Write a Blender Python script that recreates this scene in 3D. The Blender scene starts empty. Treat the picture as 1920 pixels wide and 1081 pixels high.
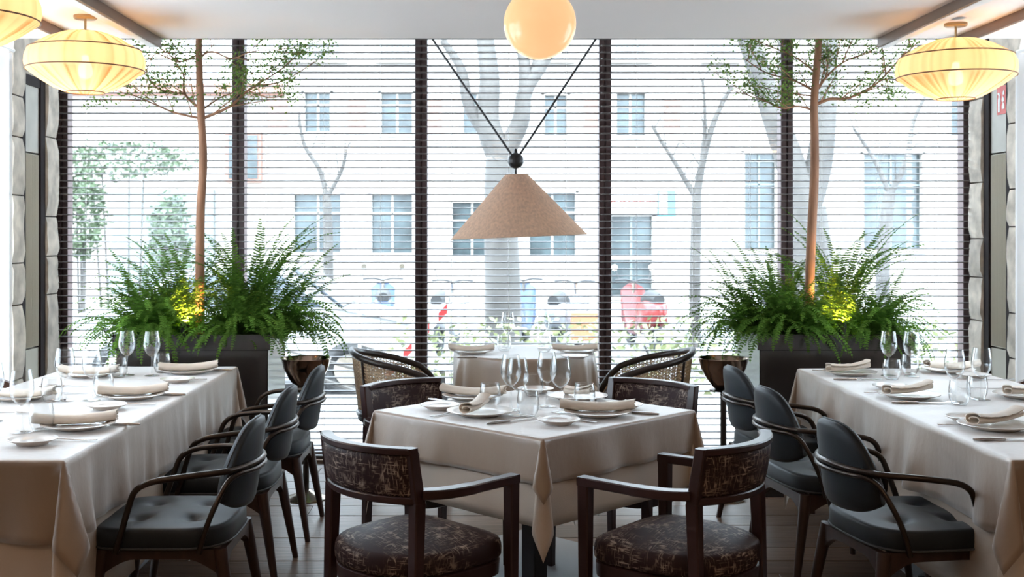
import bpy, bmesh, math, random
from math import sin, cos, pi, radians, hypot, atan2, sqrt
from mathutils import Vector, Matrix, noise

S = bpy.context.scene
COL = S.collection

# ------------------------------------------------------------------ camera
F = 2135.0                      # focal length in pixels of the 1920-wide frame
CX, CY, HC = 905.0, 437.0, 1.45  # principal point and camera height
cd = bpy.data.cameras.new('camera'); cam = bpy.data.objects.new('camera', cd); COL.objects.link(cam)
cam.location = (0, 0, HC); cam.rotation_euler = (pi/2, 0, 0)
cd.sensor_width = 36; cd.lens = F*36/1920
cd.shift_x = (960-CX)/1920; cd.shift_y = -(540.5-CY)/1920
cd.clip_end = 200
cd.dof.use_dof = True; cd.dof.focus_distance = 4.4; cd.dof.aperture_fstop = 5.0
S.camera = cam

# ------------------------------------------------------------------ world, sun, exposure
SKY = 4.2
w = bpy.data.worlds.new('sky'); S.world = w; w.use_nodes = True
bg = w.node_tree.nodes['Background']
bg.inputs[0].default_value = (0.73, 0.86, 1.0, 1); bg.inputs[1].default_value = SKY
sd = bpy.data.lights.new('sun', 'SUN'); sd.energy = 0.8; sd.color = (1, .95, .88); sd.angle = radians(1)
sun = bpy.data.objects.new('sun', sd); COL.objects.link(sun)
sun.rotation_euler = (radians(42), 0, radians(-18)); sun.location = (0, -5, 12)
S.view_settings.view_transform = 'Standard'; S.view_settings.look = 'None'
S.view_settings.exposure = 2.12; S.view_settings.gamma = 1.0; S.view_settings.use_curve_mapping = False
S.cycles.use_denoising = True
S.cycles.max_bounces = 9; S.cycles.diffuse_bounces = 4; S.cycles.glossy_bounces = 3
S.cycles.transmission_bounces = 4; S.cycles.transparent_max_bounces = 20
S.cycles.caustics_reflective = False; S.cycles.caustics_refractive = False
S.cycles.sample_clamp_indirect = 6.0

def area(name, loc, rot, sx, sy, power, col, portal=False):
    l = bpy.data.lights.new(name, 'AREA'); l.shape = 'RECTANGLE'; l.size = sx; l.size_y = sy
    l.energy = power; l.color = col; l.cycles.is_portal = portal
    o = bpy.data.objects.new(name, l); COL.objects.link(o); o.location = loc; o.rotation_euler = rot
    return o
area('window_portal', (.2, 7.55, 1.6), (-pi/2, 0, 0), 6.4, 3.6, 1, (1, 1, 1), True)
area('window_portal', (-2.99, 4.85, 1.29), (0, -pi/2, 0), 2.2, 3.1, 1, (1, 1, 1), True)
area('window_portal', (3.385, 5.57, 1.29), (0, pi/2, 0), 2.2, 1.65, 1, (1, 1, 1), True)
# warm fill lights added out of view under the ceiling, for the cloth fronts
for i, (x, y) in enumerate(((-1.5, .6), (1.9, .6), (.2, -.8))):
    area('fill_light', (x, y, 2.49), (0, 0, 0), .9, .9, 3.6, (1, .70, .44))

# ------------------------------------------------------------------ tagging
def tag(o, label=None, cat=None, group=None, kind=None):
    if label: o['label'] = label
    if cat: o['category'] = cat
    if group: o['group'] = group
    if kind: o['kind'] = kind
    return o
def empty(name, loc=(0, 0, 0), rz=0, label=None, cat=None, group=None, kind=None):
    o = bpy.data.objects.new(name, None); COL.objects.link(o); o.location = loc; o.rotation_euler = (0, 0, rz)
    o.empty_display_size = .05
    return tag(o, label, cat, group, kind)
KIDS = {}
def link(name, me, parent=None, loc=None, rot=None):
    o = bpy.data.objects.new(name, me); COL.objects.link(o)
    if parent is not None:
        o.parent = parent; KIDS.setdefault(parent.name, []).append(o)
    if loc: o.location = loc
    if rot: o.rotation_euler = rot
    return o
def copy_tree(o, parent=None):
    c = o.copy(); COL.objects.link(c)
    if parent is not None:
        c.parent = parent; KIDS.setdefault(parent.name, []).append(c)
    for ch in list(KIDS.get(o.name, [])): copy_tree(ch, c)
    return c

# ------------------------------------------------------------------ mesh builder
class MB:
    def __init__(s): s.v = []; s.f = []
    def add(s, VF):
        V, Fc = VF; b = len(s.v)
        s.v += [tuple(p) for p in V]; s.f += [tuple(i+b for i in f) for f in Fc]
        return s
    def build(s, name, m, parent=None, smooth=40, loc=None, rot=None):
        return link(name, s.mesh(name, m, smooth), parent, loc, rot)
    def mesh(s, name, m, smooth=40):
        me = bpy.data.meshes.new(name); me.from_pydata(s.v, [], s.f); me.update()
        if m: me.materials.append(m)
        if smooth:
            me.polygons.foreach_set('use_smooth', [True]*len(me.polygons))
            me.set_sharp_from_angle(angle=radians(smooth))
        return me
def one(VF, name, m, parent=None, smooth=40, loc=None, rot=None): return MB().add(VF).build(name, m, parent, smooth, loc, rot)
def xf(VF, M): return [M @ Vector(p) for p in VF[0]], VF[1]
def box(x0, x1, y0, y1, z0, z1, c=0.0):
    """box with chamfered edges (c)"""
    if c <= 0:
        V = [(x0,y0,z0),(x1,y0,z0),(x1,y1,z0),(x0,y1,z0),(x0,y0,z1),(x1,y0,z1),(x1,y1,z1),(x0,y1,z1)]
        return V, [(0,3,2,1),(4,5,6,7),(0,1,5,4),(1,2,6,5),(2,3,7,6),(3,0,4,7)]
    def ring(i, z):
        a, b, p, q = x0+i, x1-i, y0+i, y1-i
        k = c-i if c-i > 0 else 0
        k = c*.999 if i == 0 else 0.0001
        return [(a+k,p,z),(b-k,p,z),(b,p+k,z),(b,q-k,z),(b-k,q,z),(a+k,q,z),(a,q-k,z),(a,p+k,z)]
    return loft([ring(c, z0), ring(0, z0+c), ring(0, z1-c), ring(c, z1)])
def loft(rings, cap=True, closed=True, loop=False):
    n = len(rings[0]); V = [p for r in rings for p in r]; Fc = []
    R = len(rings)
    for i in range(R if loop else R-1):
        a = i*n; b = ((i+1) % R)*n
        for j in range(n if closed else n-1):
            k = (j+1) % n
            Fc.append((a+j, a+k, b+k, b+j))
    if cap and closed and not loop:
        Fc.append(tuple(range(n-1, -1, -1))); Fc.append(tuple((R-1)*n+j for j in range(n)))
    return V, Fc
def frames(P, closed=False):
    P = [Vector(p) for p in P]; n = len(P); T = []
    for i in range(n):
        a = P[(i-1) % n] if (closed or i > 0) else P[i]
        b = P[(i+1) % n] if (closed or i < n-1) else P[i]
        T.append((b-a).normalized())
    up = Vector((0, 0, 1)) if abs(T[0].z) < .9 else Vector((1, 0, 0))
    N = (up - T[0]*up.dot(T[0])).normalized(); out = []
    for i in range(n):
        if i: N = (N - T[i]*N.dot(T[i])); N = N.normalized() if N.length > 1e-6 else Vector((1, 0, 0))
        out.append((P[i], T[i], N, T[i].cross(N)))
    return out
def tube(P, r, n=8, closed=False, cap=True):
    fr = frames(P, closed); rings = []
    for i, (p, t, a, b) in enumerate(fr):
        rr = r[i] if hasattr(r, '__len__') else r
        rings.append([p + a*(cos(2*pi*k/n)*rr) + b*(sin(2*pi*k/n)*rr) for k in range(n)])
    return loft(rings, cap, True, closed)
def bar(P, wd, ht, ch=.004, closed=False):
    """swept rectangular section, wd sideways, ht along z"""
    P = [Vector(p) for p in P]; n = len(P); rings = []
    for i in range(n):
        a = P[(i-1) % n] if (closed or i > 0) else P[i]
        b = P[(i+1) % n] if (closed or i < n-1) else P[i]
        t = (b-a).normalized()
        s = t.cross(Vector((0, 0, 1)))
        s = s.normalized() if s.length > 1e-5 else Vector((1, 0, 0))
        u = s.cross(t).normalized()
        W = (wd[i] if hasattr(wd, '__len__') else wd)/2; H = (ht[i] if hasattr(ht, '__len__') else ht)/2
        pr = [(-W+ch,-H),(W-ch,-H),(W,-H+ch),(W,H-ch),(W-ch,H),(-W+ch,H),(-W,H-ch),(-W,-H+ch)]
        rings.append([P[i]+s*x+u*y for x, y in pr])
    return loft(rings, True, True, closed)
def post(p0, p1, w0, w1, ch=.004):
    """straight square post from p0 to p1 with section w0 -> w1, sides along x / y"""
    rings = []
    for p, w_ in ((p0, w0), (p1, w1)):
        h = w_/2; x, y, z = p
        rings.append([(x-h+ch,y-h,z),(x+h-ch,y-h,z),(x+h,y-h+ch,z),(x+h,y+h-ch,z),(x+h-ch,y+h,z),(x-h+ch,y+h,z),(x-h,y+h-ch,z),(x-h,y-h+ch,z)])
    return loft(rings)
def lathe(pr, n=24, cx=0, cy=0, z0=0, closed=False):
    rings = [[(cx+r*cos(2*pi*k/n), cy+r*sin(2*pi*k/n), z0+z) for k in range(n)] for r, z in pr]
    return loft(rings, not closed, True, closed)
def arc(c, r, a0, a1, n, z):
    return [(c[0]+r*cos(a0+(a1-a0)*i/n), c[1]+r*sin(a0+(a1-a0)*i/n), z) for i in range(n+1)]
def smooth_path(P, k=6):
    P = [Vector(p) for p in P]; out = []
    for i in range(len(P)-1):
        p0 = P[max(i-1, 0)]; p1 = P[i]; p2 = P[i+1]; p3 = P[min(i+2, len(P)-1)]
        for j in range(k):
            t = j/k
            out.append(.5*((2*p1)+(p2-p0)*t+(2*p0-5*p1+4*p2-p3)*t*t+(3*p1-p0-3*p2+p3)*t**3))
    out.append(P[-1]); return out
def at(px, py, Y):          # point at depth Y seen at that place of the frame
    return Vector(((px-CX)*Y/F, Y, HC+(CY-py)*Y/F))
def on(px, py, z):          # point on the level z
    Y = F*(HC-z)/(py-CY); return Vector(((px-CX)*Y/F, Y, z))

# ------------------------------------------------------------------ materials
def mat(name, col, rough=.5, metal=0, spec=.5, noise_=None, bump=None, sheen=0, coat=0, var=0.0):
    """noise_ = (scale, amount, stretch xyz) colour mottling; bump = (scale, strength, stretch)"""
    m = bpy.data.materials.new(name); m.use_nodes = True
    nt = m.node_tree; b = nt.nodes['Principled BSDF']
    b.inputs['Base Color'].default_value = (*col, 1); b.inputs['Roughness'].default_value = rough
    b.inputs['Metallic'].default_value = metal; b.inputs['Specular IOR Level'].default_value = spec
    b.inputs['Sheen Weight'].default_value = sheen; b.inputs['Coat Weight'].default_value = coat
    def ns(scale, st):
        tc = nt.nodes.new('ShaderNodeTexCoord'); mp = nt.nodes.new('ShaderNodeMapping')
        mp.inputs['Scale'].default_value = st
        nz = nt.nodes.new('ShaderNodeTexNoise'); nz.inputs['Scale'].default_value = scale; nz.inputs['Detail'].default_value = 5
        nt.links.new(tc.outputs['Object'], mp.inputs[0]); nt.links.new(mp.outputs[0], nz.inputs[0]); return nz
    out = None
    if noise_:
        nz = ns(noise_[0], noise_[2]); r = nt.nodes.new('ShaderNodeMapRange')
        r.inputs[1].default_value = .3; r.inputs[2].default_value = .7
        r.inputs[3].default_value = 1-noise_[1]; r.inputs[4].default_value = 1+noise_[1]
        nt.links.new(nz.outputs[0], r.inputs[0]); out = r.outputs[0]
    if var:
        oi = nt.nodes.new('ShaderNodeObjectInfo'); r2 = nt.nodes.new('ShaderNodeMapRange')
        r2.inputs[3].default_value = 1-var; r2.inputs[4].default_value = 1+var
        nt.links.new(oi.outputs['Random'], r2.inputs[0])
        if out is None: out = r2.outputs[0]
        else:
            mm = nt.nodes.new('ShaderNodeMath'); mm.operation = 'MULTIPLY'
            nt.links.new(out, mm.inputs[0]); nt.links.new(r2.outputs[0], mm.inputs[1]); out = mm.outputs[0]
    if out is not None:
        mx = nt.nodes.new('ShaderNodeVectorMath'); mx.operation = 'SCALE'; mx.inputs[0].default_value = col
        nt.links.new(out, mx.inputs['Scale']); nt.links.new(mx.outputs[0], b.inputs['Base Color'])
    if bump:
        nz = ns(bump[0], bump[2]); bp = nt.nodes.new('ShaderNodeBump'); bp.inputs['Strength'].default_value = bump[1]
        bp.inputs['Distance'].default_value = .004
        nt.links.new(nz.outputs[0], bp.inputs['Height']); nt.links.new(bp.outputs[0], b.inputs['Normal'])
    return m
def glass_mat(name, tint, base=.04, k=.85, power=3.0):
    m = bpy.data.materials.new(name); m.use_nodes = True; nt = m.node_tree; nt.nodes.clear()
    o = nt.nodes.new('ShaderNodeOutputMaterial'); mx = nt.nodes.new('ShaderNodeMixShader')
    tr = nt.nodes.new('ShaderNodeBsdfTransparent'); gl = nt.nodes.new('ShaderNodeBsdfGlossy')
    tr.inputs[0].default_value = (*tint, 1); gl.inputs['Roughness'].default_value = .03
    lw = nt.nodes.new('ShaderNodeLayerWeight'); lw.inputs[0].default_value = .5
    p = nt.nodes.new('ShaderNodeMath'); p.operation = 'POWER'; p.inputs[1].default_value = power
    r = nt.nodes.new('ShaderNodeMapRange'); r.inputs[3].default_value = base; r.inputs[4].default_value = k
    nt.links.new(lw.outputs['Facing'], p.inputs[0]); nt.links.new(p.outputs[0], r.inputs[0])
    nt.links.new(r.outputs[0], mx.inputs[0]); nt.links.new(tr.outputs[0], mx.inputs[1]); nt.links.new(gl.outputs[0], mx.inputs[2])
    nt.links.new(mx.outputs[0], o.inputs[0]); return m
def translucent_mat(name, col, amount=.6, see=.0, streak=None):
    m = bpy.data.materials.new(name); m.use_nodes = True; nt = m.node_tree; nt.nodes.clear()
    o = nt.nodes.new('ShaderNodeOutputMaterial'); mx = nt.nodes.new('ShaderNodeMixShader')
    d = nt.nodes.new('ShaderNodeBsdfDiffuse'); t = nt.nodes.new('ShaderNodeBsdfTranslucent')
    d.inputs[0].default_value = (*col, 1); t.inputs[0].default_value = (*col, 1); mx.inputs[0].default_value = amount
    if streak == 'gather':
        at_ = nt.nodes.new('ShaderNodeAttribute'); at_.attribute_name = 'gather'; mm = nt.nodes.new('ShaderNodeVectorMath'); mm.operation = 'MULTIPLY'; mm.inputs[1].default_value = col
        nt.links.new(at_.outputs['Color'], mm.inputs[0]); nt.links.new(mm.outputs[0], d.inputs[0]); nt.links.new(mm.outputs[0], t.inputs[0])
    elif streak:
        tc = nt.nodes.new('ShaderNodeTexCoord'); mp = nt.nodes.new('ShaderNodeMapping'); mp.inputs['Scale'].default_value = streak[1]
        nz = nt.nodes.new('ShaderNodeTexNoise'); nz.inputs['Scale'].default_value = streak[0]; nz.inputs['Detail'].default_value = 4
        r = nt.nodes.new('ShaderNodeMapRange'); r.inputs[1].default_value = .3; r.inputs[2].default_value = .7
        r.inputs[3].default_value = 1-streak[2]; r.inputs[4].default_value = 1+streak[2]*.4
        sc = nt.nodes.new('ShaderNodeVectorMath'); sc.operation = 'SCALE'; sc.inputs[0].default_value = col
        nt.links.new(tc.outputs['Object'], mp.inputs[0]); nt.links.new(mp.outputs[0], nz.inputs[0]); nt.links.new(nz.outputs[0], r.inputs[0])
        nt.links.new(r.outputs[0], sc.inputs['Scale'])
        nt.links.new(sc.outputs[0], d.inputs[0]); nt.links.new(sc.outputs[0], t.inputs[0])
    nt.links.new(d.outputs[0], mx.inputs[1]); nt.links.new(t.outputs[0], mx.inputs[2]); last = mx
    if see:
        m2 = nt.nodes.new('ShaderNodeMixShader'); tp = nt.nodes.new('ShaderNodeBsdfTransparent'); m2.inputs[0].default_value = see
        nt.links.new(mx.outputs[0], m2.inputs[1]); nt.links.new(tp.outputs[0], m2.inputs[2]); last = m2
    nt.links.new(last.outputs[0], o.inputs[0]); return m
def glow_mat(name, col, s):
    m = bpy.data.materials.new(name); m.use_nodes = True; b = m.node_tree.nodes['Principled BSDF']
    b.inputs['Base Color'].default_value = (*[c*.5 for c in col], 1); b.inputs['Emission Color'].default_value = (*col, 1)
    b.inputs['Emission Strength'].default_value = s; b.inputs['Roughness'].default_value = .15
    return m
def scratch_fabric(name):
    """dark plum weave with pale cross-hatched threads"""
    m = bpy.data.materials.new(name); m.use_nodes = True; nt = m.node_tree; b = nt.nodes['Principled BSDF']
    b.inputs['Roughness'].default_value = .55; b.inputs['Specular IOR Level'].default_value = .16
    tc = nt.nodes.new('ShaderNodeTexCoord'); outs = []
    for st in ((24, 24, 230), (230, 26, 26), (26, 230, 26)):
        mp = nt.nodes.new('ShaderNodeMapping'); mp.inputs['Scale'].default_value = st
        nz = nt.nodes.new('ShaderNodeTexNoise'); nz.inputs['Scale'].default_value = 1.0; nz.inputs['Detail'].default_value = 3
        r = nt.nodes.new('ShaderNodeMapRange'); r.inputs[1].default_value = .565; r.inputs[2].default_value = .68
        nt.links.new(tc.outputs['Object'], mp.inputs[0]); nt.links.new(mp.outputs[0], nz.inputs[0]); nt.links.new(nz.outputs[0], r.inputs[0]); outs.append(r.outputs[0])
    a = nt.nodes.new('ShaderNodeMath'); a.operation = 'MAXIMUM'; nt.links.new(outs[0], a.inputs[0]); nt.links.new(outs[1], a.inputs[1])
    c = nt.nodes.new('ShaderNodeMath'); c.operation = 'MAXIMUM'; nt.links.new(a.outputs[0], c.inputs[0]); nt.links.new(outs[2], c.inputs[1])
    big = nt.nodes.new('ShaderNodeTexNoise'); big.inputs['Scale'].default_value = 11; nt.links.new(tc.outputs['Object'], big.inputs[0])
    br = nt.nodes.new('ShaderNodeMapRange'); br.inputs[1].default_value = .36; br.inputs[2].default_value = .56; nt.links.new(big.outputs[0], br.inputs[0])
    d = nt.nodes.new('ShaderNodeMath'); d.operation = 'MULTIPLY'; nt.links.new(c.outputs[0], d.inputs[0]); nt.links.new(br.outputs[0], d.inputs[1])
    mx = nt.nodes.new('ShaderNodeMix'); mx.data_type = 'RGBA'
    mx.inputs[6].default_value = (.034, .018, .019, 1); mx.inputs[7].default_value = (.42, .33, .27, 1)
    nt.links.new(d.outputs[0], mx.inputs[0]); nt.links.new(mx.outputs[2], b.inputs['Base Color']); return m

I3 = (1, 1, 1)
M = dict(
    wall=mat('wall_plaster', (.26, .20, .155), .8, bump=(30, .2, I3)),
    ceiling=mat('ceiling_paint', (.88, .80, .75), .7),
    plank=mat('floor_plank', (.19, .125, .088), .38, noise_=(5, .35, (1, 12, 4)), bump=(6, .25, (1, 14, 4)), var=.22),
    rug=mat('pale_mat', (.50, .53, .55), .6, bump=(90, .3, I3)),
    stone=mat('stone', (.62, .55, .47), .85, noise_=(9, .3, I3), bump=(14, .9, I3), var=.12),
    darkpost=mat('dark_post', (.022, .014, .014), .75, spec=.15),
    mullion=mat('mullion', (.085, .05, .05), .4),
    slat=mat('slat', (.088, .074, .07), .55, spec=.3),
    paneltop=mat('panel_plaster', (.56, .54, .49), .7, noise_=(6, .12, I3)),
    panelrib=mat('panel_fabric', (.54, .51, .43), .8),
    curtain=translucent_mat('sheer_curtain', (.74, .74, .75), .42, .17),
    beamdark=mat('beam_wood', (.16, .10, .07), .45, noise_=(4, .2, (1, .1, 1))),
    white=mat('white_metal', (.85, .84, .82), .5),
    linen=mat('linen', (.325, .228, .155), .40, spec=1.0, noise_=(3.5, .08, I3), bump=(38, .28, (1, 1, .6)), sheen=.8),
    under=mat('under_linen', (.62, .52, .43), .6, spec=.5, bump=(420, .2, I3)),
    napkin=mat('napkin', (.80, .71, .61), .6, spec=.5, bump=(420, .3, I3)),
    china=mat('china', (.80, .76, .72), .18, coat=.3),
    steel=mat('cutlery_steel', (.62, .6, .58), .22, 1),
    velvet=mat('velvet', (.012, .017, .022), .5, spec=.33, noise_=(5, .25, I3), sheen=.09),
    piping=mat('piping', (.06, .065, .07), .6),
    bronze=mat('bronze_tube', (.06, .047, .04), .30, .85),
    walnut=mat('walnut', (.042, .018, .012), .38, noise_=(6, .25, (6, 6, .6))),
    mahogany=mat('mahogany', (.034, .013, .012), .34, noise_=(8, .25, (1, 1, .5)), coat=.12),
    fabric=scratch_fabric('scratched_weave'),
    brownwood=mat('brown_wood', (.11, .05, .03), .45, noise_=(6, .2, (5, 5, .6))),
    canewood=mat('cane_frame', (.032, .022, .018), .35),
    cane=mat('cane_strand', (.60, .44, .27), .55),
    bowl=mat('polished_bronze', (.30, .22, .17), .12, 1),
    chrome=mat('brushed_chrome', (.62, .55, .46), .18, 1),
    planter=mat('planter_paint', (.022, .016, .014), .2, spec=.8),
    soil=mat('soil', (.03, .02, .013), .95, bump=(40, 1, I3)),
    fern=translucent_mat('fern_leaf', (.115, .235, .038), .34, 0, (6, (1, 1, 1), .45)),
    bark=mat('bark', (.30, .155, .09), .8, noise_=(16, .35, (1, 1, .25)), bump=(40, .8, (1, 1, .3))),
    leaf=translucent_mat('small_leaf', (.15, .24, .06), .4, 0, (9, (1, 1, 1), .4)),
    shade=translucent_mat('gathered_silk', (.95, .73, .47), .62, .016, 'gather'),
    ring=mat('shade_ring', (.16, .09, .05), .6),
    brass=mat('aged_brass', (.42, .30, .16), .35, 1),
    bulb=glow_mat('bulb', (1, .86, .62), 9),
    opal=glow_mat('opal_globe', (1, .55, .27), .225),
    coneshade=translucent_mat('linen_shade', (.90, .70, .55), .55, 0, (10, (8, 8, 1), .18)),
    black=mat('black_paint', (.012, .011, .012), .4),
    pane=glass_mat('window_glass', (.97, .985, .98), .03, .6, 5),
    crystal=glass_mat('crystal', (.985, .99, .99), .05, .95, 2.6),
    spot=glow_mat('spot_lens', (1, .72, .18), 4),
    red=mat('sign_red', (.62, .05, .03), .5), signwhite=mat('sign_white', (.85, .85, .85), .5),
    facade=mat('facade', (.31, .285, .26), .9, noise_=(.6, .05, I3)),
    terracotta=mat('terracotta', (.26, .13, .10), .9),
    facadeglass=mat('facade_glass', (.03, .042, .045), .2, noise_=(2.2, .6, I3)),
    shutter=mat('shutter', (.12, .14, .14), .6),
    bluesign=mat('blue_sign', (.05, .16, .27), .5),
    street=mat('asphalt', (.15, .15, .155), .9), pave=mat('pavement', (.40, .38, .355), .9),
    planebark=mat('plane_bark', (.06, .055, .05), .9, noise_=(3, .4, (1, 1, .5))),
    hedge=mat('hedge_leaf', (.17, .19, .085), .6, noise_=(4, .4, I3)),
    bushleaf=mat('bush_leaf', (.05, .075, .035), .6, noise_=(3, .5, I3)),
    carpaint=mat('car_paint', (.2, .21, .22), .2, .3, coat=.5), carwhite=mat('car_white', (.30, .30, .30), .25, coat=.5),
    carglass=mat('car_glass', (.03, .04, .05), .08), tyre=mat('tyre', (.02, .02, .02), .7),
    scooterred=mat('scooter_red', (.16, .022, .02), .25), scooterblue=mat('scooter_blue', (.02, .05, .12), .25),
    orange=mat('orange_board', (.3, .11, .05), .6), tapered=mat('tape_red', (.35, .025, .025), .5),
)
rnd = random.Random(11)

# ================================================================== ROOM SHELL
XL, XR, YW = -2.72, 3.115, 7.30           # inner faces of side walls, window plane
YE, ZC, ZH = 6.20, 2.51, 3.25            # end of dropped ceiling, its height, height of the window bay
YB = -2.6
def struct(VF, name, m, smooth=30): 
    o = one(VF, name, m, None, smooth); o['kind'] = 'structure'; return o
fl = struct(box(XL-.3, XR+.3, YB, 7.5, -.20, -.022), 'floor', M['darkpost'])
rp = random.Random(5)
y = 7.46; row = 0
while y > 3.3:
    wd_ = (.19, .235, .17, .21)[row % 4]
    x = XL-.25 - rp.random()*1.2
    while x < XR+.25:
        L = 1.3+rp.random()*1.1
        x0, x1 = max(x, XL-.28), min(x+L, XR+.28)
        if x1-x0 > .05:
            dz = rp.uniform(-.0012, .0012)
            one(box(x0+.0015, x1-.0015, y-wd_+.002, y-.002, -.03, dz, .002), 'plank', M['plank'], fl, 30)
        x += L
    y -= wd_; row += 1
one(box(XL-.28, XR+.28, YB, y, -.03, 0), 'plank', M['plank'], fl)
ce = struct(box(XL-.3, XR+.3, YB, YE, ZC, ZC+.10), 'ceiling', M['ceiling'])
struct(box(XL-.3, XR+.3, YE-.1, YE, ZC+.10, ZH), 'trim_1', M['ceiling'])
struct(box(XL-.6, XR+.6, YB-.3, 7.75, ZH, ZH+.25), 'ceiling', M['ceiling'])
struct(box(XL-.3, XR+.3, YB-.2, YB, -.1, ZC), 'wall_back', M['wall'])
WY1, WZ0, WZ1 = 6.40, .18, 2.40        # side windows behind the sheer curtains, added and sized for extra daylight
for nm, xa, xb, no in (('wall_left', XL-.3, XL-.06, 6), ('wall_right', XR+.06, XR+.3, 7)):
    WY0 = 3.3 if no == 6 else 4.75
    xo, xi = (xa, xb) if no == 6 else (xb, xa)         # outer and inner face
    xm = xo+(.12 if no == 6 else -.12)
    for ya, yb, za, zb in ((YB, WY0, -.1, ZH), (WY1, 6.55, -.1, ZH), (WY0, WY1, -.1, WZ0), (WY0, WY1, WZ1, ZH)):
        struct(box(xa, xb, ya, yb, za, zb if zb < ZH else ZC), nm, M['wall'])
    struct(box(min(xo, xm), max(xo, xm), 6.55, 7.5, -.1, ZH), nm, M['wall'])
    wn = empty('window_%d' % no, ((xa+xb)/2, (WY0+WY1)/2, 0), kind='structure'); hh = (WY1-WY0)/2
    one(box(-.004, .004, -hh, hh, WZ0, WZ1), 'pane', M['pane'], wn)
    for q in (-hh+.03, 0, hh-.03): one(box(-.03, .03, q-.03, q+.03, WZ0, WZ1, .003), 'frame_post', M['mullion'], wn)
    for q in (WZ0, WZ1-.05): one(box(-.03, .03, -hh, hh, q, q+.05, .003), 'frame_rail', M['mullion'], wn)

# side wall relief near the window: stone pier, dark post, panel, dark post, stone pier
def stone_pier(parent, x, sgn, y0, y1, seed):
    r = random.Random(seed); z = 0
    while z < ZH-.02:
        h = min(r.uniform(.22, .55), ZH-z)
        if ZH-z-h < .1: h = ZH-z
        # rough block: jittered subdivided box
        ny, nz = 4, 6; rings = []
        for i in range(nz+1):
            zz = z+.004+(h-.008)*i/nz; rg = []
            for (yy, xx) in [(y0, 0), (y0, .5), (y0, 1), (y0+.33*(y1-y0), 1), (y0+.66*(y1-y0), 1), (y1, 1), (y1, .5), (y1, 0)]:
                e = .010*noise.noise(Vector((yy*9+seed, zz*7, xx*3+seed*2)))
                e2 = .012*noise.noise(Vector((zz*6+seed*3, yy*2, xx)))
                pin = .012 if i in (0, nz) else 0
                xo = x + sgn*(.16*(1-xx)) - sgn*(.0 if xx < .9 else (.02+e-pin))
                yo = yy + ((e2-.004) if yy == y0 else (-e2+.004 if yy == y1 else 0))
                rg.append((xo, yo, zz))
            rings.append(rg if sgn > 0 else rg[::-1])
        one(loft(rings), 'stone_block', M['stone'], parent, 50)
        z += h
for side, x, sg in (('left', XL, -1), ('right', XR, 1)):
    st = empty('wall_'+side, (0, 0, 0), kind='structure')
    stone_pier(st, x, sg, 7.08, 7.25, 3+sg)
    stone_pier(st, x, sg, 6.56, 6.715, 8+sg)
    for (ya, yb) in ((7.0, 7.075), (6.72, 6.772)):
        one(box(min(x-sg*.004, x+sg*.16), max(x-sg*.004, x+sg*.16), ya, yb, 0, ZH-.0 if ya > 6.9 else 2.40, .003), 'dark_post', M['darkpost'], st)
    # recessed panel between the posts, smooth above, ribbed below
    xa, xb = sorted((x+sg*.010, x+sg*.16)); ya, yb = 6.772, 7.0
    one(box(xa, xb, ya, yb, 1.94, 2.34), 'upper_panel', M['paneltop'], st)
    one(box(xa, xb, ya, yb, .76, 1.93), 'ribbed_panel', M['panelrib'], st)
    rb = MB()
    for k in range(13):
        yy = ya+.010+.0173*k
        rb.add(tube([(x+sg*.011, yy, .765), (x+sg*.011, yy, 1.925)], .006, 6))
    rb.build('ribs', M['panelrib'], st)
    one(box(xa, xb, ya, yb, 0, .75), 'lower_panel', M['panelrib'], st)
    one(box(min(x, xb), max(x, xb) if sg > 0 else x, ya, yb, 2.34, 2.40), 'panel_head', M['darkpost'], st)
    one(box(min(x, x+sg*.16), max(x, x+sg*.16), 6.72, 7.0, 2.402, ZH), 'panel_top_stone', M['stone'], st)

# curtains
def curtain(x, y0, y1, label):
    P = []; n = 220
    for i in range(n+1):
        t = i/n; yy = y0+(y1-y0)*t
        P.append((x+.022*sin(t*2*pi*22+.5*sin(t*23)), yy+.008*sin(t*97)))
    V = []; Fc = []
    zs = [.015, .6, 1.2, 1.8, ZC-.035]
    for z in zs:
        for (a, b) in P: V.append((a, b, z))
    for j in range(len(zs)-1):
        for i in range(n): Fc.append((j*(n+1)+i, j*(n+1)+i+1, (j+1)*(n+1)+i+1, (j+1)*(n+1)+i))
    c = empty('sheer_curtain', (x, (y0+y1)/2, 0), label=label, cat='curtain')
    o = one((V, Fc), 'cloth', M['curtain'], c, 80); o.location = (-x, -(y0+y1)/2, 0)
    one(tube([(0, (y0-y1)/2, ZC-.02), (0, (y1-y0)/2, ZC-.02)], .012, 8), 'curtain_rail', M['white'], c)
curtain(XL+.045, 2.9, 6.49, 'sheer white curtain hanging along the left wall beside the stone pier')
curtain(XR-.045, 3.3, 6.53, 'sheer white curtain hanging along the right wall beside the stone pier')

# ------------------------------------------------------------------ window wall
MX = [(p-CX)*7.35/F for p in (118, 448, 790, 1134, 1474, 1815)]
for i, x in enumerate(MX):
    t = empty('trim_%d' % (i+2), (x, 7.36, 0), kind='structure')
    one(box(-.040, -.004, -.035, .06, 0, ZH, .003), 'mullion_half', M['mullion'], t)
    one(box(.004, .040, -.035, .06, 0, ZH, .003), 'mullion_half', M['mullion'], t)
    one(box(-.006, .006, -.02, .05, 0, ZH), 'joint_strip', M['mullion'], t)
for i in range(5):
    a, b = MX[i]+.04, MX[i+1]-.04
    wn = empty('window_%d' % (i+1), ((a+b)/2, 7.38, 0), kind='structure'); h = (b-a)/2
    one(box(-h, h, -.004, .004, .06, ZH-.06), 'pane', M['pane'], wn)
    one(box(-h, h, -.03, .04, 0, .06, .003), 'bottom_rail', M['mullion'], wn)
    one(box(-h, h, -.03, .04, ZH-.06, ZH, .003), 'top_rail', M['mullion'], wn)
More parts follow.
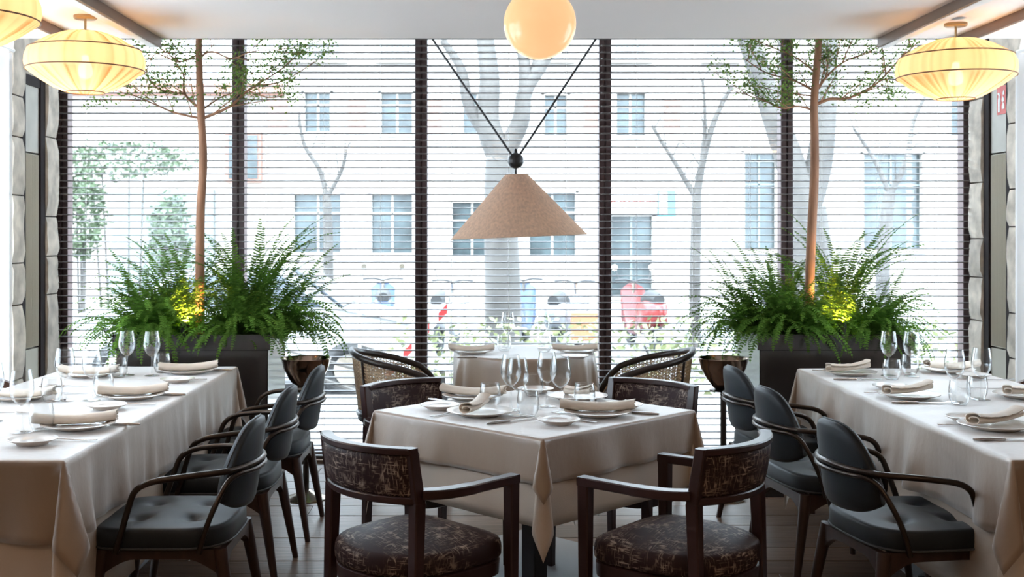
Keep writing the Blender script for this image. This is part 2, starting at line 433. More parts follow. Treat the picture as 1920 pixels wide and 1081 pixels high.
struct(box(XL-.3, MX[0]-.04, 7.27, 7.45, -.1, ZH), 'trim_8', M['darkpost'])
struct(box(MX[5]+.04, XR+.3, 7.27, 7.45, -.1, ZH), 'trim_9', M['darkpost'])

ORD = ('first', 'second', 'middle', 'fourth', 'fifth')
def blind(i):
    a, b = MX[i]-.028, MX[i+1]-.032
    if i == 4: b = MX[5]-.01
    cx = (a+b)/2; h = (b-a)/2; yy = 7.272
    t = empty('venetian_blind', (cx, yy, 0), label='%s venetian blind from the left, wide flat slats, before the street window' % ORD[i], cat='blind', group='venetian blinds across the street window')
    # one slat mesh, shared
    n = 6; up = []; lo = []
    for k in range(n+1):
        u = -1+2*k/n; up.append((u*.0245, .0030*(1-u*u)+.0013)); lo.append((u*.0245, .0030*(1-u*u)-.0013))
    pr = [(p[0], p[1]+.0010) for p in up]+[(p[0], p[1]-.0010) for p in lo[::-1]]
    me = MB().add(loft([[(x, p[0], p[1]) for p in pr] for x in (-h, h)])).mesh('slat', M['slat'], 60)
    z = .055; k = 0
    while z < ZH-.09:
        o = link('slat', me, t, (0, 0, z)); o.rotation_euler = (radians(0.5+rnd.uniform(-.6, .6)), 0, 0); z += .0432; k += 1
    one(box(-h, h, -.026, .026, .012, .034, .003), 'bottom_bar', M['slat'], t)
    one(box(-h, h, -.028, .028, ZH-.06, ZH-.005, .003), 'head_rail', M['mullion'], t)
    for fx in (-.62, .0, .62):
        for dy in (-.027, .027):
            one(tube([(fx*h, dy, .03), (fx*h, dy, ZH-.05)], .0010, 4), 'ladder_cord', M['white'], t)
for i in range(5): blind(i)

# ------------------------------------------------------------------ ceiling beams
for i, x in enumerate((-1.755, -2.19, 2.155, 2.56)):
    sg = 1 if x < .2 else -1      # side facing the room centre
    t = empty('ceiling_beam', (x, 0, ZC), kind=None, label=('inner','outer','inner','outer')[i]+' dark ceiling strip with white flange, '+('left','left','right','right')[i]+' side lanterns', cat='ceiling strip')
    one(box(-.008, .008, YB+.2, YE-.004, -.05, 0, .002), 'dark_face', M['beamdark'], t)
    xa, xb = sorted((-sg*.008, -sg*.056))
    one(box(xa, xb, YB+.2, YE-.004, -.052, -.0, .002), 'white_flange', M['white'], t)

# ================================================================== LAMPS
def lantern(x, y, ztop, label, power):
    t = empty('lantern_pendant', (x, y, ztop), label=label, cat='pendant lamp', group='gathered silk lantern pendants')
    z0 = -.075                                  # top of shade below ceiling
    n = 120
    prof = [(.035, -.075), (.10, -.085), (.18, -.115), (.264, -.165), (.280, -.20), (.283, -.235), (.277, -.265), (.215, -.31), (.145, -.35), (.088, -.372)]
    V = []; Fc = []; rr = random.Random(int(abs(x)*100)+7)
    ph = [rr.uniform(-.3, .3) for _ in range(n)]
    dens = []; gat = [.5*max(0, noise.noise(Vector((cos(2*pi*k/n)*9+x, sin(2*pi*k/n)*9, y*3))))+.55*max(0, rr.random()-.72)+(.30 if k % 15 == 0 else 0) for k in range(n)]
    # finer rows
    rows = []
    for i in range(len(prof)-1):
        for k in range(3):
            u = k/3; rows.append((prof[i][0]*(1-u)+prof[i+1][0]*u, prof[i][1]*(1-u)+prof[i+1][1]*u))
    rows.append(prof[-1])
    for (r, z) in rows:
        for k in range(n):
            dens.append(1-(gat[k]*(1 if r < .26 else .35)))
            a = 2*pi*k/n; g = .012*(1-min(1, max(0, (r-.08)/.2)))+.0012
            rad = r + g*(.5 if k % 2 else -.5)*(1+ph[k])
            V.append((rad*cos(a), rad*sin(a), z))
    for j in range(len(rows)-1):
        for k in range(n):
            q = (k+1) % n; Fc.append((j*n+k, j*n+q, (j+1)*n+q, (j+1)*n+k))
    so = one((V, Fc), 'shade', M['shade'], t, 180); ca = so.data.color_attributes.new('gather', 'FLOAT_COLOR', 'POINT')
    for i_, d_ in enumerate(dens): ca.data[i_].color = (d_, d_**1.6, d_**2.4, 1)
    for r, z, th in ((.266, -.165, .0032), (.280, -.265, .0032), (.090, -.373, .003), (.036, -.075, .003)):
        one(tube([(r*cos(2*pi*k/48), r*sin(2*pi*k/48), z) for k in range(48)], th, 6, True), 'wire_ring', M['ring'], t)
    one(lathe([(0.001, 0), (.055, 0), (.055, -.012), (.05, -.016), (.001, -.017)], 24), 'ceiling_canopy', M['brass'], t)
    one(tube([(0, 0, -.016), (0, 0, -.20)], .006, 8), 'rod', M['brass'], t)
    one(lathe([(.001, -.19), (.016, -.195), (.018, -.22), (.032, -.25), (.036, -.272), (.028, -.298), (.001, -.31)], 16), 'bulb', M['bulb'], t)
    l = bpy.data.lights.new('lantern_light', 'POINT'); l.energy = power; l.color = (1, .53, .22); l.shadow_soft_size = .045
    lo = bpy.data.objects.new('lantern_light', l); COL.objects.link(lo); lo.parent = t; lo.location = (0, 0, -.345)
    return t
lantern(-1.94, 5.56, ZC, 'whole cream silk lantern pendant on the left, before the first blind', .34)
lantern(-1.94, 4.23, ZC, 'cream silk lantern pendant cut by the top left corner of the picture', .34)
lantern(2.335, 5.62, ZC-.025, 'cream silk lantern pendant on the right, before the fifth blind', .34)

g = empty('globe_lamp', (.222, 4.42, ZC), label='round peach opal glass globe lamp close under the ceiling', cat='ceiling lamp')
gr = .141
pr = [(gr*sin(pi*k/20), -.246+gr*cos(pi*k/20)) for k in range(1, 20)]
one(lathe([(.001, -.246+gr)]+pr+[(.001, -.246-gr)], 40), 'globe', M['opal'], g, 60)
one(lathe([(.001, 0), (.06, 0), (.06, -.03), (.045, -.045), (.045, -.112), (.001, -.114)], 24), 'ceiling_mount', M['brass'], g)

# cone pendant on V cords over the round table
YP = 6.35; kx = YP/F
c0 = at(967, 301, YP)
cp = empty('cone_pendant', c0, label='conical linen pendant lamp hanging on two black V cords from a ball', cat='pendant lamp')
for px, py in ((810, 72), (1118, 72)):
    d = at(px, py, YP)-c0; e = d*((ZH-c0.z)/d.z)
    one(tube([d*.05, e], .0062, 8), 'cord', M['black'], cp)
one(lathe([(.045*sin(pi*k/14)+.0001, .045*cos(pi*k/14)) for k in range(15)], 20), 'pulley_ball', M['black'], cp, 60)
one(tube([(0, 0, -.04), (0, 0, -.13)], .007, 8), 'stem', M['black'], cp)
one(lathe([(.001, .068), (.008, .066), (.011, .05), (.011, .03), (.001, .03)], 10), 'ball_cap', M['black'], cp)
n = 64; rt, rbm, zt, zb = 22*kx, 127*kx, -27*kx, -142*kx
rings = [[(r*cos(2*pi*k/n), r*sin(2*pi*k/n), z) for k in range(n)] for r, z in
         ((rt, zt), (rt*.7+rbm*.3, zt*.7+zb*.3), (rt*.3+rbm*.7, zt*.3+zb*.7), (rbm, zb), (rbm-.003, zb+.0005), (rt*.3+rbm*.7-.004, zt*.3+zb*.7), (rt-.003, zt-.004))]
sh = one(loft(rings, cap=False), 'shade', M['coneshade'], cp, 50); sh.rotation_euler = (0, radians(-2.3), 0)
one(tube([(rbm*cos(2*pi*k/n), rbm*sin(2*pi*k/n), zb) for k in range(n)], .003, 6, True), 'rim_binding', M['coneshade'], cp).rotation_euler = (0, radians(-2.3), 0)
one(lathe([(.001, zt+.002), (rt, zt+.002), (rt, zt-.003), (.001, zt-.003)], 32), 'top_disc', M['coneshade'], cp).rotation_euler = (0, radians(-2.3), 0)

# ================================================================== TABLES AND CLOTHS
def lin(a, b, n): return [a+(b-a)*i/n for i in range(n+1)]
def drape(w_, d_, drop, ztop, seed, flare, ripple, T, seg=.035):
    """a cloth lying on a w x d top and hanging down all round, corners falling as pointed tails"""
    er = .012; r = random.Random(seed); off = [r.uniform(0, 50) for _ in range(4)]
    def axis(L):
        n = max(6, int(L/seg)); k = 9
        lo = [-L/2-drop*(1-i/k) for i in range(k)]; hi = [L/2+drop*i/k for i in range(1, k+1)]
        ex = [er*.5, er*1.2]
        mid = lin(-L/2, L/2, n)
        a = lo+mid+[L/2+e for e in ex]+hi+[-L/2-e for e in ex]
        return sorted(set(round(t, 5) for t in a))
    U, Vv = axis(w_), axis(d_)
    def hang(a):
        q = er*pi/2
        if a <= q: return er*sin(a/er), -er*(1-cos(a/er))
        return er+(a-q)*flare, -er-(a-q)
    def rip(side, s, a):
        v = noise.noise(Vector((s*4.2+off[side], side*7.7, 0)))+.55*noise.noise(Vector((s*11+off[side], 3.3, side)))
        return (ripple*max(-.22, v))*min(1, a/drop)**1.1
    pts = []
    for v in Vv:
        for u in U:
            a = max(abs(u)-w_/2, 0); b = max(abs(v)-d_/2, 0)
            su = 1 if u > 0 else -1; sv = 1 if v > 0 else -1
            x = min(max(u, -w_/2), w_/2); y = min(max(v, -d_/2), d_/2)
            if a == 0 and b == 0:
                pts.append((x, y, ztop + .0008*noise.noise(Vector((x*9, y*9, seed))))); continue
            rr_ = hypot(a, b); ph = atan2(b, a)
            o, z = hang(rr_)
            ra = rip(0 if su > 0 else 1, y, rr_); rb_ = rip(2 if sv > 0 else 3, x, rr_)
            o += ra*(1-ph/(pi/2))+rb_*(ph/(pi/2))
            tl = sin(2*ph)**.8 if ph > 1e-6 and ph < pi/2-1e-6 else 0
            to_ = rr_*sin(T)*tl; z = z*(1-.06*tl)
            dx, dy = cos(ph), sin(ph)
            dg, lt = (dx+dy)*.5*.8*to_, (dx-dy)*.5*2.3*to_      # the tail spreads sideways more than outwards
            pts.append((x+su*(dx*o+dg+lt), y+sv*(dy*o+dg-lt), ztop+z))
    nu = len(U); Fc = []
    for j in range(len(Vv)-1):
        for i in range(nu-1): Fc.append((j*nu+i, j*nu+i+1, (j+1)*nu+i+1, (j+1)*nu+i))
    return pts, Fc
ZT = .75
def thin(o, t=.0012):
    md = o.modifiers.new('thickness', 'SOLIDIFY'); md.thickness = t; md.offset = -1; return o
def table(name, label, cx, cy, w_, d_, rz, cols, ov, un, lab_o, lab_u, seed, ripple=.02):
    t = empty(name, (cx, cy, 0), rz, label, 'table')
    one(box(-w_/2, w_/2, -d_/2, d_/2, ZT-.04, ZT-.006, .004), 'tabletop', M['brownwood'], t)
    for q in cols:
        one(box(q[0]-.037, q[0]+.037, q[1]-.037, q[1]+.037, .02, ZT-.04, .004), 'pedestal', M['black'], t)
        for ang in (0, pi/2):
            c, s_ = cos(ang), sin(ang)
            one(xf(box(-.30, .30, -.03, .03, .004, .020, .003), Matrix.Translation((q[0], q[1], .008*(ang > 0))) @ Matrix.Rotation(ang+pi/4, 4, 'Z')), 'foot', M['black'], t)
    u = one(drape(w_-.02, d_-.02, un, ZT-.0028, seed+1, .01, .006, radians(8)), 'under_cloth', M['under'], None, 60, (cx, cy, 0), (0, 0, rz))
    tag(u, lab_u, 'tablecloth'); thin(u)
    o = one(drape(w_+.012, d_+.012, ov, ZT, seed, .03, ripple, radians(14)), 'tablecloth', M['linen'], None, 60, (cx, cy, 0), (0, 0, rz))
    tag(o, lab_o, 'tablecloth'); thin(o)
    return t
LX0, LX1, RX0, RX1 = -2.15, -1.305, 1.648, 2.50
table('square_table', 'square table under two beige cloths in the middle of the room', .205, 4.515, .872, .872, pi/4, [(0, 0)], .165, .315,
      'short beige linen overcloth on the middle square table', 'longer pale undercloth hanging beneath the middle square table', 3, .036)
table('long_table', 'long table under pale linen along the left wall', (LX0+LX1)/2, 4.75, LX1-LX0, 2.45, 0, [(0, -.75), (0, .72)], .262, .56,
      'greyish beige linen overcloth on the left long table', 'pale undercloth reaching low beneath the left long table', 21, .07)
table('long_table', 'long table under pale linen along the right wall', (RX0+RX1)/2, 4.71, RX1-RX0, 2.36, 0, [(-.02, -.75), (-.02, .25)], .262, .56,
      'pale linen overcloth with soft folds on the right long table', 'pale undercloth reaching low beneath the right long table', 42, .07)
# round table
RTX, RTY, RTR = .245, 6.74, .405
t = empty('round_table', (RTX, RTY, 0), 0, 'small round table with a full cloth close to the middle blind', 'table')
one(lathe([(.001, ZT-.04), (RTR-.004, ZT-.04), (RTR, ZT-.036), (RTR, ZT-.008), (.001, ZT-.006)], 40), 'tabletop', M['brownwood'], t)
one(tube([(0, 0, .02), (0, 0, ZT-.04)], .035, 14), 'pedestal', M['black'], t)
one(lathe([(.001, .003), (.24, .003), (.24, .012), (.05, .03), (.001, .03)], 32), 'foot', M['black'], t)
na = 192; rings = []
for (rad, z, amp) in [(.02, 0, 0), (.15, 0, 0), (.30, 0, 0), (RTR-.003, 0, 0), (RTR+.004, -.002, 0), (RTR+.009, -.007, 0), (RTR+.012, -.02, .1)]+[(RTR+.013+.018*k/9, -.02-.40*k/9, .1+.9*(k/9)**.8) for k in range(1, 10)]:
    rg = []
    for k in range(na):
        a = 2*pi*k/na
        v = max(-.15, .8*noise.noise(Vector((cos(a)*3.4, sin(a)*3.4, 1.5)))+.75*noise.noise(Vector((cos(a)*8.5, sin(a)*8.5, 4.5))))
        q = rad+.055*amp*v
        rg.append((q*cos(a), q*sin(a), ZT+z))
    rings.append(rg)
o = one(loft(rings, cap=False), 'tablecloth', M['linen'], None, 60, (RTX, RTY, 0))
o.data.polygons  # top centre
bm = bmesh.new(); bm.from_mesh(o.data); bm.verts.ensure_lookup_table(); bm.faces.new([bm.verts[i] for i in range(na)]); bm.to_mesh(o.data); bm.free()
tag(o, 'beige cloth with soft folds over the small round table', 'tablecloth'); thin(o)

# pale mats on the floor
def rug(pts, label):
    o = one(loft([[(x, y, .001) for x, y in pts], [(x, y, .009) for x, y in pts]]), 'floor_mat', M['rug']); tag(o, label, 'mat')
rug([(.2, 3.2), (1.28, 4.5), (.2, 5.55), (-.88, 4.5)], 'pale grey mat laid cornerwise under the square table')
rug([(-2.2, 3.4), (-1.48, 3.4), (-1.48, 5.12), (-2.2, 5.12)], 'pale grey mat under the left long table')
rug([(1.80, 3.4), (2.55, 3.4), (2.55, 5.16), (1.80, 5.16)], 'pale grey mat under the right long table')

# ================================================================== CHAIRS
def back_shell(R, th, tmax, zt, zb, cy, lean, zref, n=28):
    """curved upholstered back: section lofted along the arc"""
    rings = []
    for i in range(n+1):
        a = -1+2*i/n; ang = a*tmax
        top = zt(abs(a)); bot = zb(abs(a)); hh = (top-bot)/2; mid = (top+bot)/2; rg = []
        tt = th*(1 if abs(a) < .93 else .75)
        for k in range(16):
            q = 2*pi*k/16; e = .45
            s_ = (abs(cos(q))**e)*(1 if cos(q) >= 0 else -1); v = (abs(sin(q))**e)*(1 if sin(q) >= 0 else -1)
            z = mid+hh*v; rad = R+s_*tt/2
            rg.append((rad*sin(ang), cy-rad*cos(ang)-lean*(z-zref), z))
        rings.append(rg)
    return loft(rings)
def super_outline(hw, hd_f, hd_b, e_f, e_b, n=48):
    P = []
    for k in range(n):
        q = 2*pi*k/n; c, s_ = cos(q), sin(q); e = e_f if s_ >= 0 else e_b
        P.append((hw*abs(c)**(2/e)*(1 if c >= 0 else -1), (hd_f if s_ >= 0 else hd_b)*abs(s_)**(2/e)*(1 if s_ >= 0 else -1)))
    return P
def cushion(P, z0, z1, dome, tufts=(), edge=.018):
    rings = []
    for s_, z in ((.90, z0), (.97, z0+.004), (1.0, z0+edge*.6), (1.005, (z0+z1)/2), (1.0, z1-edge*.7), (.985, z1-edge*.25), (.96, z1), (.92, None), (.86, None), (.78, None), (.70, None), (.62, None), (.54, None), (.46, None), (.38, None), (.3, None), (.2, None), (.1, None), (.01, None)):
        rg = []
        for x, y in P:
            X, Y = x*s_, y*s_
            if z is None or s_ <= .96:
                zz = z1+dome*(1-(s_/.96)**2) if (z is None or z == z1) else z
                if z is None:
                    for tx, ty in tufts:
                        d2 = (X-tx)**2+(Y-ty)**2; zz -= .020*math.exp(-d2/(.030**2))+.007*math.exp(-d2/(.075**2))
            else: zz = z
            rg.append((X, Y, zz))
        rings.append(rg)
    return loft(rings)

def make_grey_chair():
    t = empty('grey_armchair', (0, 0, 0))
    P = super_outline(.252, .245, .225, 5, 3.4, 64)
    zs0, zs1 = .385, .462
    one(cushion(P, zs0, zs1, .014, [(-.105, .10), (.105, .10), (-.105, -.085), (.105, -.085)]), 'seat', M['velvet'], t, 70)
    s_ = KIDS[t.name][-1]
    one(tube([(x*1.008, y*1.008, zs0+.012) for x, y in P], .0038, 6, True), 'piping', M['piping'], s_)
    zt = lambda a: .800-.190*a**3.6
    zb = lambda a: .492+.045*a**3
    one(back_shell(.300, .050, radians(38), zt, zb, .05, .13, .50), 'backrest', M['velvet'], t, 70)
    b_ = KIDS[t.name][-1]
    one(tube([(.300*sin(radians(38)*a), .05-.300*cos(radians(38)*a)-.13*(zt(abs(a))-.5), zt(abs(a))+.0005) for a in lin(-.98, .98, 40)], .0032, 6), 'top_seam', M['piping'], b_)
    Rb = .338
    back = [(Rb*sin(q), .05-(Rb+.012)*cos(q), .655-.010*abs(q)) for q in lin(-.70, .70, 14)]
    def side(sg):
        return [(sg*.258, -.145, .646), (sg*.280, -.07, .640), (sg*.291, .01, .628), (sg*.288, .060, .602), (sg*.281, .085, .55), (sg*.268, .120, .44), (sg*.262, .138, .385)]
    path = [Vector(p) for p in side(-1)[::-1]]+[Vector(p) for p in back]+[Vector(p) for p in side(1)]
    one(tube(smooth_path(path, 3), .0108, 10), 'arm_tube', M['bronze'], t, 70)
    bk2 = [((Rb-.001)*sin(q), .05-(Rb+.016)*cos(q), .632) for q in lin(-.52, .52, 10)]
    def sd(sg): return [(sg*.208, -.226, .612), (sg*.240, -.195, .55), (sg*.262, -.165, .47), (sg*.262, -.140, .385)]
    p2 = [Vector(p) for p in sd(-1)[::-1]]+[Vector(p) for p in bk2]+[Vector(p) for p in sd(1)]
    one(tube(smooth_path(p2, 3), .0095, 10), 'support_tube', M['bronze'], t, 70)
    fr = MB(); zt_ = .386
    for (ax, s2) in (('x', 1), ('x', -1), ('y', 1), ('y', -1)):      # arched apron boards
        prt = []; prb = []
        for u in lin(-1, 1, 16):
            lo = .352-.062*max(0, (abs(u)-.45)/.55)**1.6
            prt.append((u*.208, zt_)); prb.append((u*.208, lo))
        pr_ = prt+prb[::-1]; k = .205*s2; r0, r1 = sorted((k-.011, k+.011))
        if ax == 'x': fr.add(loft([[(p[0], r0, p[1]) for p in pr_], [(p[0], r1, p[1]) for p in pr_]]))
        else: fr.add(loft([[(r0, p[0], p[1]) for p in pr_], [(r1, p[0], p[1]) for p in pr_]]))
    fr.build('seat_frame', M['walnut'], t)
    for sx in (-1, 1):
        for sy in (-1, 1):
            one(tube([(sx*.200, sy*.198, .384), (sx*.212, sy*.212, .30), (sx*.242, sy*(.245 if sy > 0 else .262), 0.0)], [.024, .0225, .0125], 14), 'leg', M['walnut'], t, 50)
    return t
GC = make_grey_chair()
def place(proto, first, x, y, rz, label, cat, group):
    o = proto if first else copy_tree(proto)
    o.location = (x, y, 0); o.rotation_euler = (0, 0, rz); tag(o, label, cat, group); return o
gg = 'grey velvet armchairs along the long tables'
place(GC, True, -1.085, 4.05, radians(90), 'grey velvet armchair nearest of the three at the left long table', 'chair', gg)
place(GC, False, -1.10, 4.86, radians(90), 'grey velvet armchair second of the three at the left long table', 'chair', gg)
place(GC, False, -1.085, 5.60, radians(90), 'grey velvet armchair farthest of the three at the left long table, by bowl stand', 'chair', gg)
place(GC, False, 1.50, 4.03, radians(-80), 'grey velvet armchair nearest of the three at the right long table', 'chair', gg)
place(GC, False, 1.475, 4.87, radians(-80), 'grey velvet armchair second of the three at the right long table', 'chair', gg)
place(GC, False, 1.50, 5.62, radians(-82), 'grey velvet armchair farthest of the three at the right long table, by bowl stand', 'chair', gg)

def make_wood_chair():
    t = empty('patterned_armchair', (0, 0, 0))
    P = super_outline(.245, .225, .255, 5, 2.3, 64)
    one(cushion(P, .375, .445, .045, (), .026), 'seat', M['fabric'], t, 70)
    fr = []
    for zz, s_ in ((.325, .955), (.328, .975), (.372, .985), (.376, .965)): fr.append([(x*s_, y*s_, zz) for x, y in P])
    one(loft(fr), 'seat_frame', M['mahogany'], t)
    # curved back panel
    R, cy = .36, .115; tm = radians(36.5)
    def A(q, dr=0, z=0): return ((R+dr)*sin(q), cy-(R+dr)*cos(q)-.16*(z-.62), z)
    one(back_shell(R, .040, tm-.035, lambda a: .768, lambda a: .635, cy, .16, .62, 20), 'back_panel', M['fabric'], t, 50)
    one(bar([A(q, 0, .779) for q in lin(-tm-.01, tm+.01, 16)], .044, .022), 'top_rail', M['mahogany'], t)
    one(bar([A(q, 0, .624) for q in lin(-tm-.01, tm+.01, 16)], .040, .024), 'bottom_rail', M['mahogany'], t)
    for sg in (-1, 1):
        pa = Vector(A(sg*tm, 0, .616)); pb = Vector(A(sg*tm, 0, .790))
        one(post(pa, pb, .040, .036), 'back_stile', M['mahogany'], t)
        one(post((pa.x+sg*.004, pa.y-.02, 0), (pa.x, pa.y, .617), .030, .042), 'leg', M['mahogany'], t)
        one(post((sg*.252, .205, 0), (sg*.252, .205, .655), .032, .042), 'leg', M['mahogany'], t)
        ap = [(sg*.252, .226, .640), (sg*.256, .10, .640), (sg*.262, -.01, .641), (sg*.252, -.10, .642), (pa.x+sg*.006, pa.y+.012, .643)]
        sp = smooth_path(ap, 5)
        one(bar(sp, [.042 if i < 9 else .052 for i in range(len(sp))], [.030]*len(sp)), 'armrest', M['mahogany'], t)
    return t
WC = make_wood_chair()
wg = 'patterned wooden armchairs around the square table'
def heading(dx, dy): return atan2(-dx, dy)
place(WC, True, -.228, 3.795, heading(.715, .70), 'patterned dark wooden armchair, front left of the square table', 'chair', wg)
place(WC, False, .655, 3.785, heading(-.77, .64), 'patterned dark wooden armchair, front right of the square table', 'chair', wg)
place(WC, False, -.215, 4.93, heading(.68, -.73), 'patterned dark wooden armchair behind the square table, left one', 'chair', wg)
place(WC, False, .62, 4.93, heading(-.68, -.73), 'patterned dark wooden armchair behind the square table, right one', 'chair', wg)

def make_cane_chair():
    t = empty('cane_tub_chair', (0, 0, 0))
    def U(u, w_, yb, yf):          # u in -1..1 around the U, front ends at +-1
        a = abs(u); sg = 1 if u >= 0 else -1
        if a < .5:
            q = a/.5*pi/2; return (sg*w_*sin(q)**.9 if a else 0, yb+(w_*.95)*(1-cos(q)))
        y0 = yb+w_*.95; return (sg*w_, y0+(yf-y0)*(a-.5)/.5)
    def rim(u):
        a = abs(u); x, y = U(u, .275, -.275, .27)
        z = .785-.135*min(1, a/.80)**1.15
        if a > .72: z -= .20*((a-.72)/.28)**2.0
        return Vector((x*(1-.02*a), y, z))
    def base(u):
        x, y = U(u, .235, -.235, .25); return Vector((x, y, .43))
    one(tube([rim(u) for u in lin(-1, 1, 60)]+[], .0185, 10), 'rim', M['canewood'], t, 70)
    for sg in (-1, 1):
        r_ = rim(sg*1.0)
        one(tube(smooth_path([r_, r_+Vector((0, .012, -.05)), (sg*.25, .255, .30), (sg*.25, .262, 0)], 5), .0175, 10), 'front_leg', M['canewood'], t, 70)
        one(tube([base(sg*.30)+Vector((0, 0, .0)), base(sg*.30)+Vector((sg*.02, -.04, -.43))], [.019, .013], 10), 'rear_leg', M['canewood'], t, 70)
        p0, p1 = base(sg*.22), rim(sg*.22)
        one(tube([p0, p1], .0085, 8), 'back_stay', M['canewood'], t)
    one(tube([base(u) for u in lin(-1, 1, 40)], .017, 8), 'lower_frame', M['canewood'], t, 70)
    P = super_outline(.235, .25, .24, 4, 2.4, 48)
    one(cushion(P, .385, .46, .02), 'seat', M['velvet'], t, 70)
    cn = MB(); rr = .0025
    def Q(u, v): return base(u).lerp(rim(u), v)
    nV = 78
    for i in range(nV+1):
        u = -.985+1.97*i/nV; cn.add(tube([Q(u, v) for v in (.02, .35, .68, .96)], rr, 3, cap=False))
    for k in range(1, 17): cn.add(tube([Q(u, k/17) for u in lin(-.985, .985, 48)], rr, 3, cap=False))
    for i in range(-18, 58):
        for sg in (1, -1):
            p = []
            for k in range(7):
                v = .02+.94*k/6; u = -.985+1.97*((i+18*v)/57 if sg > 0 else (57-i-18*v)/57)
                if -.985 <= u <= .985: p.append(Q(u, v))
            if len(p) > 2: cn.add(tube(p, rr*.9, 3, cap=False))
    c = cn.build('cane_weave', M['cane'], t); c['kind'] = 'stuff'
    return t
CC = make_cane_chair()
cg = 'cane tub chairs at the round table'
place(CC, True, -.475, 6.53, heading(1, .10), 'cane tub chair with dark curved rim, left of the round table', 'chair', cg)
place(CC, False, .925, 6.53, heading(-1, .10), 'cane tub chair with dark curved rim, right of the round table', 'chair', cg)

def make_wing_chair():
    t = empty('brown_wing_chair', (0, 0, 0))
    for sg in (-1, 1):            # solid side panel sloping up to the back
        pr_ = [(.25, .0), (.21, .0), (.19, .36), (-.13, .36), (-.165, 0), (-.205, 0), (-.212, .87), (-.18, .87), (.24, .70), (.265, .66)]
        one(loft([[(sg*.275, y, z) for y, z in (pr_ if sg > 0 else pr_[::-1])], [(sg*.305, y, z) for y, z in (pr_ if sg > 0 else pr_[::-1])]]), 'side_panel', M['brownwood'], t, 20)
    P = super_outline(.27, .24, .165, 5, 5, 48)
    one(cushion(P, .37, .46, .02), 'seat', M['fabric'], t, 70)
    one(xf(box(-.272, .272, -.03, .03, 0, .50, .012), Matrix.Translation((0, -.135, .42)) @ Matrix.Rotation(radians(7), 4, 'X')), 'backrest', M['fabric'], t)
    one(box(-.274, .274, -.16, .22, .33, .37, .004), 'seat_frame', M['brownwood'], t)
    return t
BC = make_wing_chair()
place(BC, True, -2.44, 5.20, radians(-90), 'brown wooden chair with sloping sides against the left wall', 'chair', 'brown wing chairs by the walls')
place(BC, False, 2.76, 5.22, radians(90), 'brown wooden chair with sloping sides against the right wall', 'chair', 'brown wing chairs by the walls')

# ================================================================== BOWL STANDS
def bowl_stand(x, y, label):
    t = empty('bowl_stand', (x, y, 0), 0, label, 'wine cooler stand', 'bronze bowls on pole stands')
    one(lathe([(.001, .0), (.115, .0), (.117, .006), (.10, .016), (.05, .032), (.024, .05), (.001, .05)], 36), 'foot', M['chrome'], t, 60)
    one(tube([(0, 0, .045), (0, 0, .60)], .017, 14), 'pole', M['bronze'], t)
    one(lathe([(.001, .585), (.075, .59), (.076, .597), (.001, .60)], 28), 'ledge', M['bronze'], t)
    one(lathe([(.001, .598), (.045, .60), (.062, .615), (.095, .66), (.122, .715), (.135, .765), (.139, .768), (.136, .771), (.130, .765), (.117, .715), (.090, .665), (.058, .622), (.001, .612)], 44), 'bowl', M['bowl'], t, 60)
    return t
bowl_stand(-.965, 6.22, 'polished bronze bowl on a tall pole stand by the left planter')
bowl_stand(1.315, 6.22, 'polished bronze bowl on a tall pole stand by the right planter')

# ================================================================== PLANTERS, FERNS, TREES
def planter(x0, x1, y0, y1, h, label):
    t = empty('planter_box', ((x0+x1)/2, (y0+y1)/2, 0), 0, label, 'planter')
    a, b = (x1-x0)/2, (y1-y0)/2
    one(box(-a+.015, a-.015, -b+.015, b-.015, .0, h-.085, .004), 'body', M['planter'], t)
    rings = [[(-p, -q, z), (p, -q, z), (p, q, z), (-p, q, z)] for p, q, z in ((a, b, h-.085), (a, b, h), (a-.035, b-.035, h), (a-.035, b-.035, h-.05))]
    one(loft(rings, cap=False, loop=False), 'rim', M['planter'], t, 20)
    one(box(-a+.03, a-.03, -b+.03, b-.03, h-.084, h-.045), 'soil', M['soil'], t)
PZ = .895
planter(-2.03, -1.165, 6.24, 6.82, PZ, 'dark brown planter box with ferns and a tree, left of the room')
planter(1.506, 2.37, 6.24, 6.82, PZ, 'dark brown planter box with ferns and a tree, right of the room')

def frond_mesh(L, el, droop, seed, wid=.034):
    """a fern frond from the origin along +y, rising at el and drooping"""
    r = random.Random(seed); n = 24; P = []; p = Vector((0, 0, 0)); a = el; side = 0
    for i in range(n+1):
        P.append(p.copy()); s_ = L/n
        p = p+Vector((sin(side)*cos(a)*s_, cos(side)*cos(a)*s_, sin(a)*s_)); a -= droop/n*(.4+1.2*i/n); side += r.uniform(-.03, .03)
    mb = MB(); mb.add(tube(P[::3], [.0019-.0013*i/len(P[::3]) for i in range(len(P[::3]))], 3, cap=False))
    N = int(L/.0145)
    for i in range(3, N):
        u = i/N; f = u*n; k = min(int(f), n-1); q = P[k].lerp(P[k+1], f-k); T = (P[min(k+1, n)]-P[k]).normalized()
        s0 = T.cross(Vector((0, 0, 1))); s0 = s0.normalized() if s0.length > .01 else Vector((1, 0, 0)); up = s0.cross(T)
        wl = wid*(min(1, u*5)*(1-u)**.55+.08)
        for sg in (-1, 1):
            d = (s0*sg+T*(.35+r.uniform(-.1, .1))+up*r.uniform(-.3, .15)).normalized(); ww = T*(.0046)
            b0 = q; tip = q+d*wl*r.uniform(.85, 1.1)-up*wl*.12; m_ = q+d*wl*.5
            mb.add(([b0-ww*.6, m_-ww, tip, m_+ww, b0+ww*.6], [(0, 1, 2, 3, 4)]))
    return mb.mesh('frond', M['fern'], 0)
FR = []
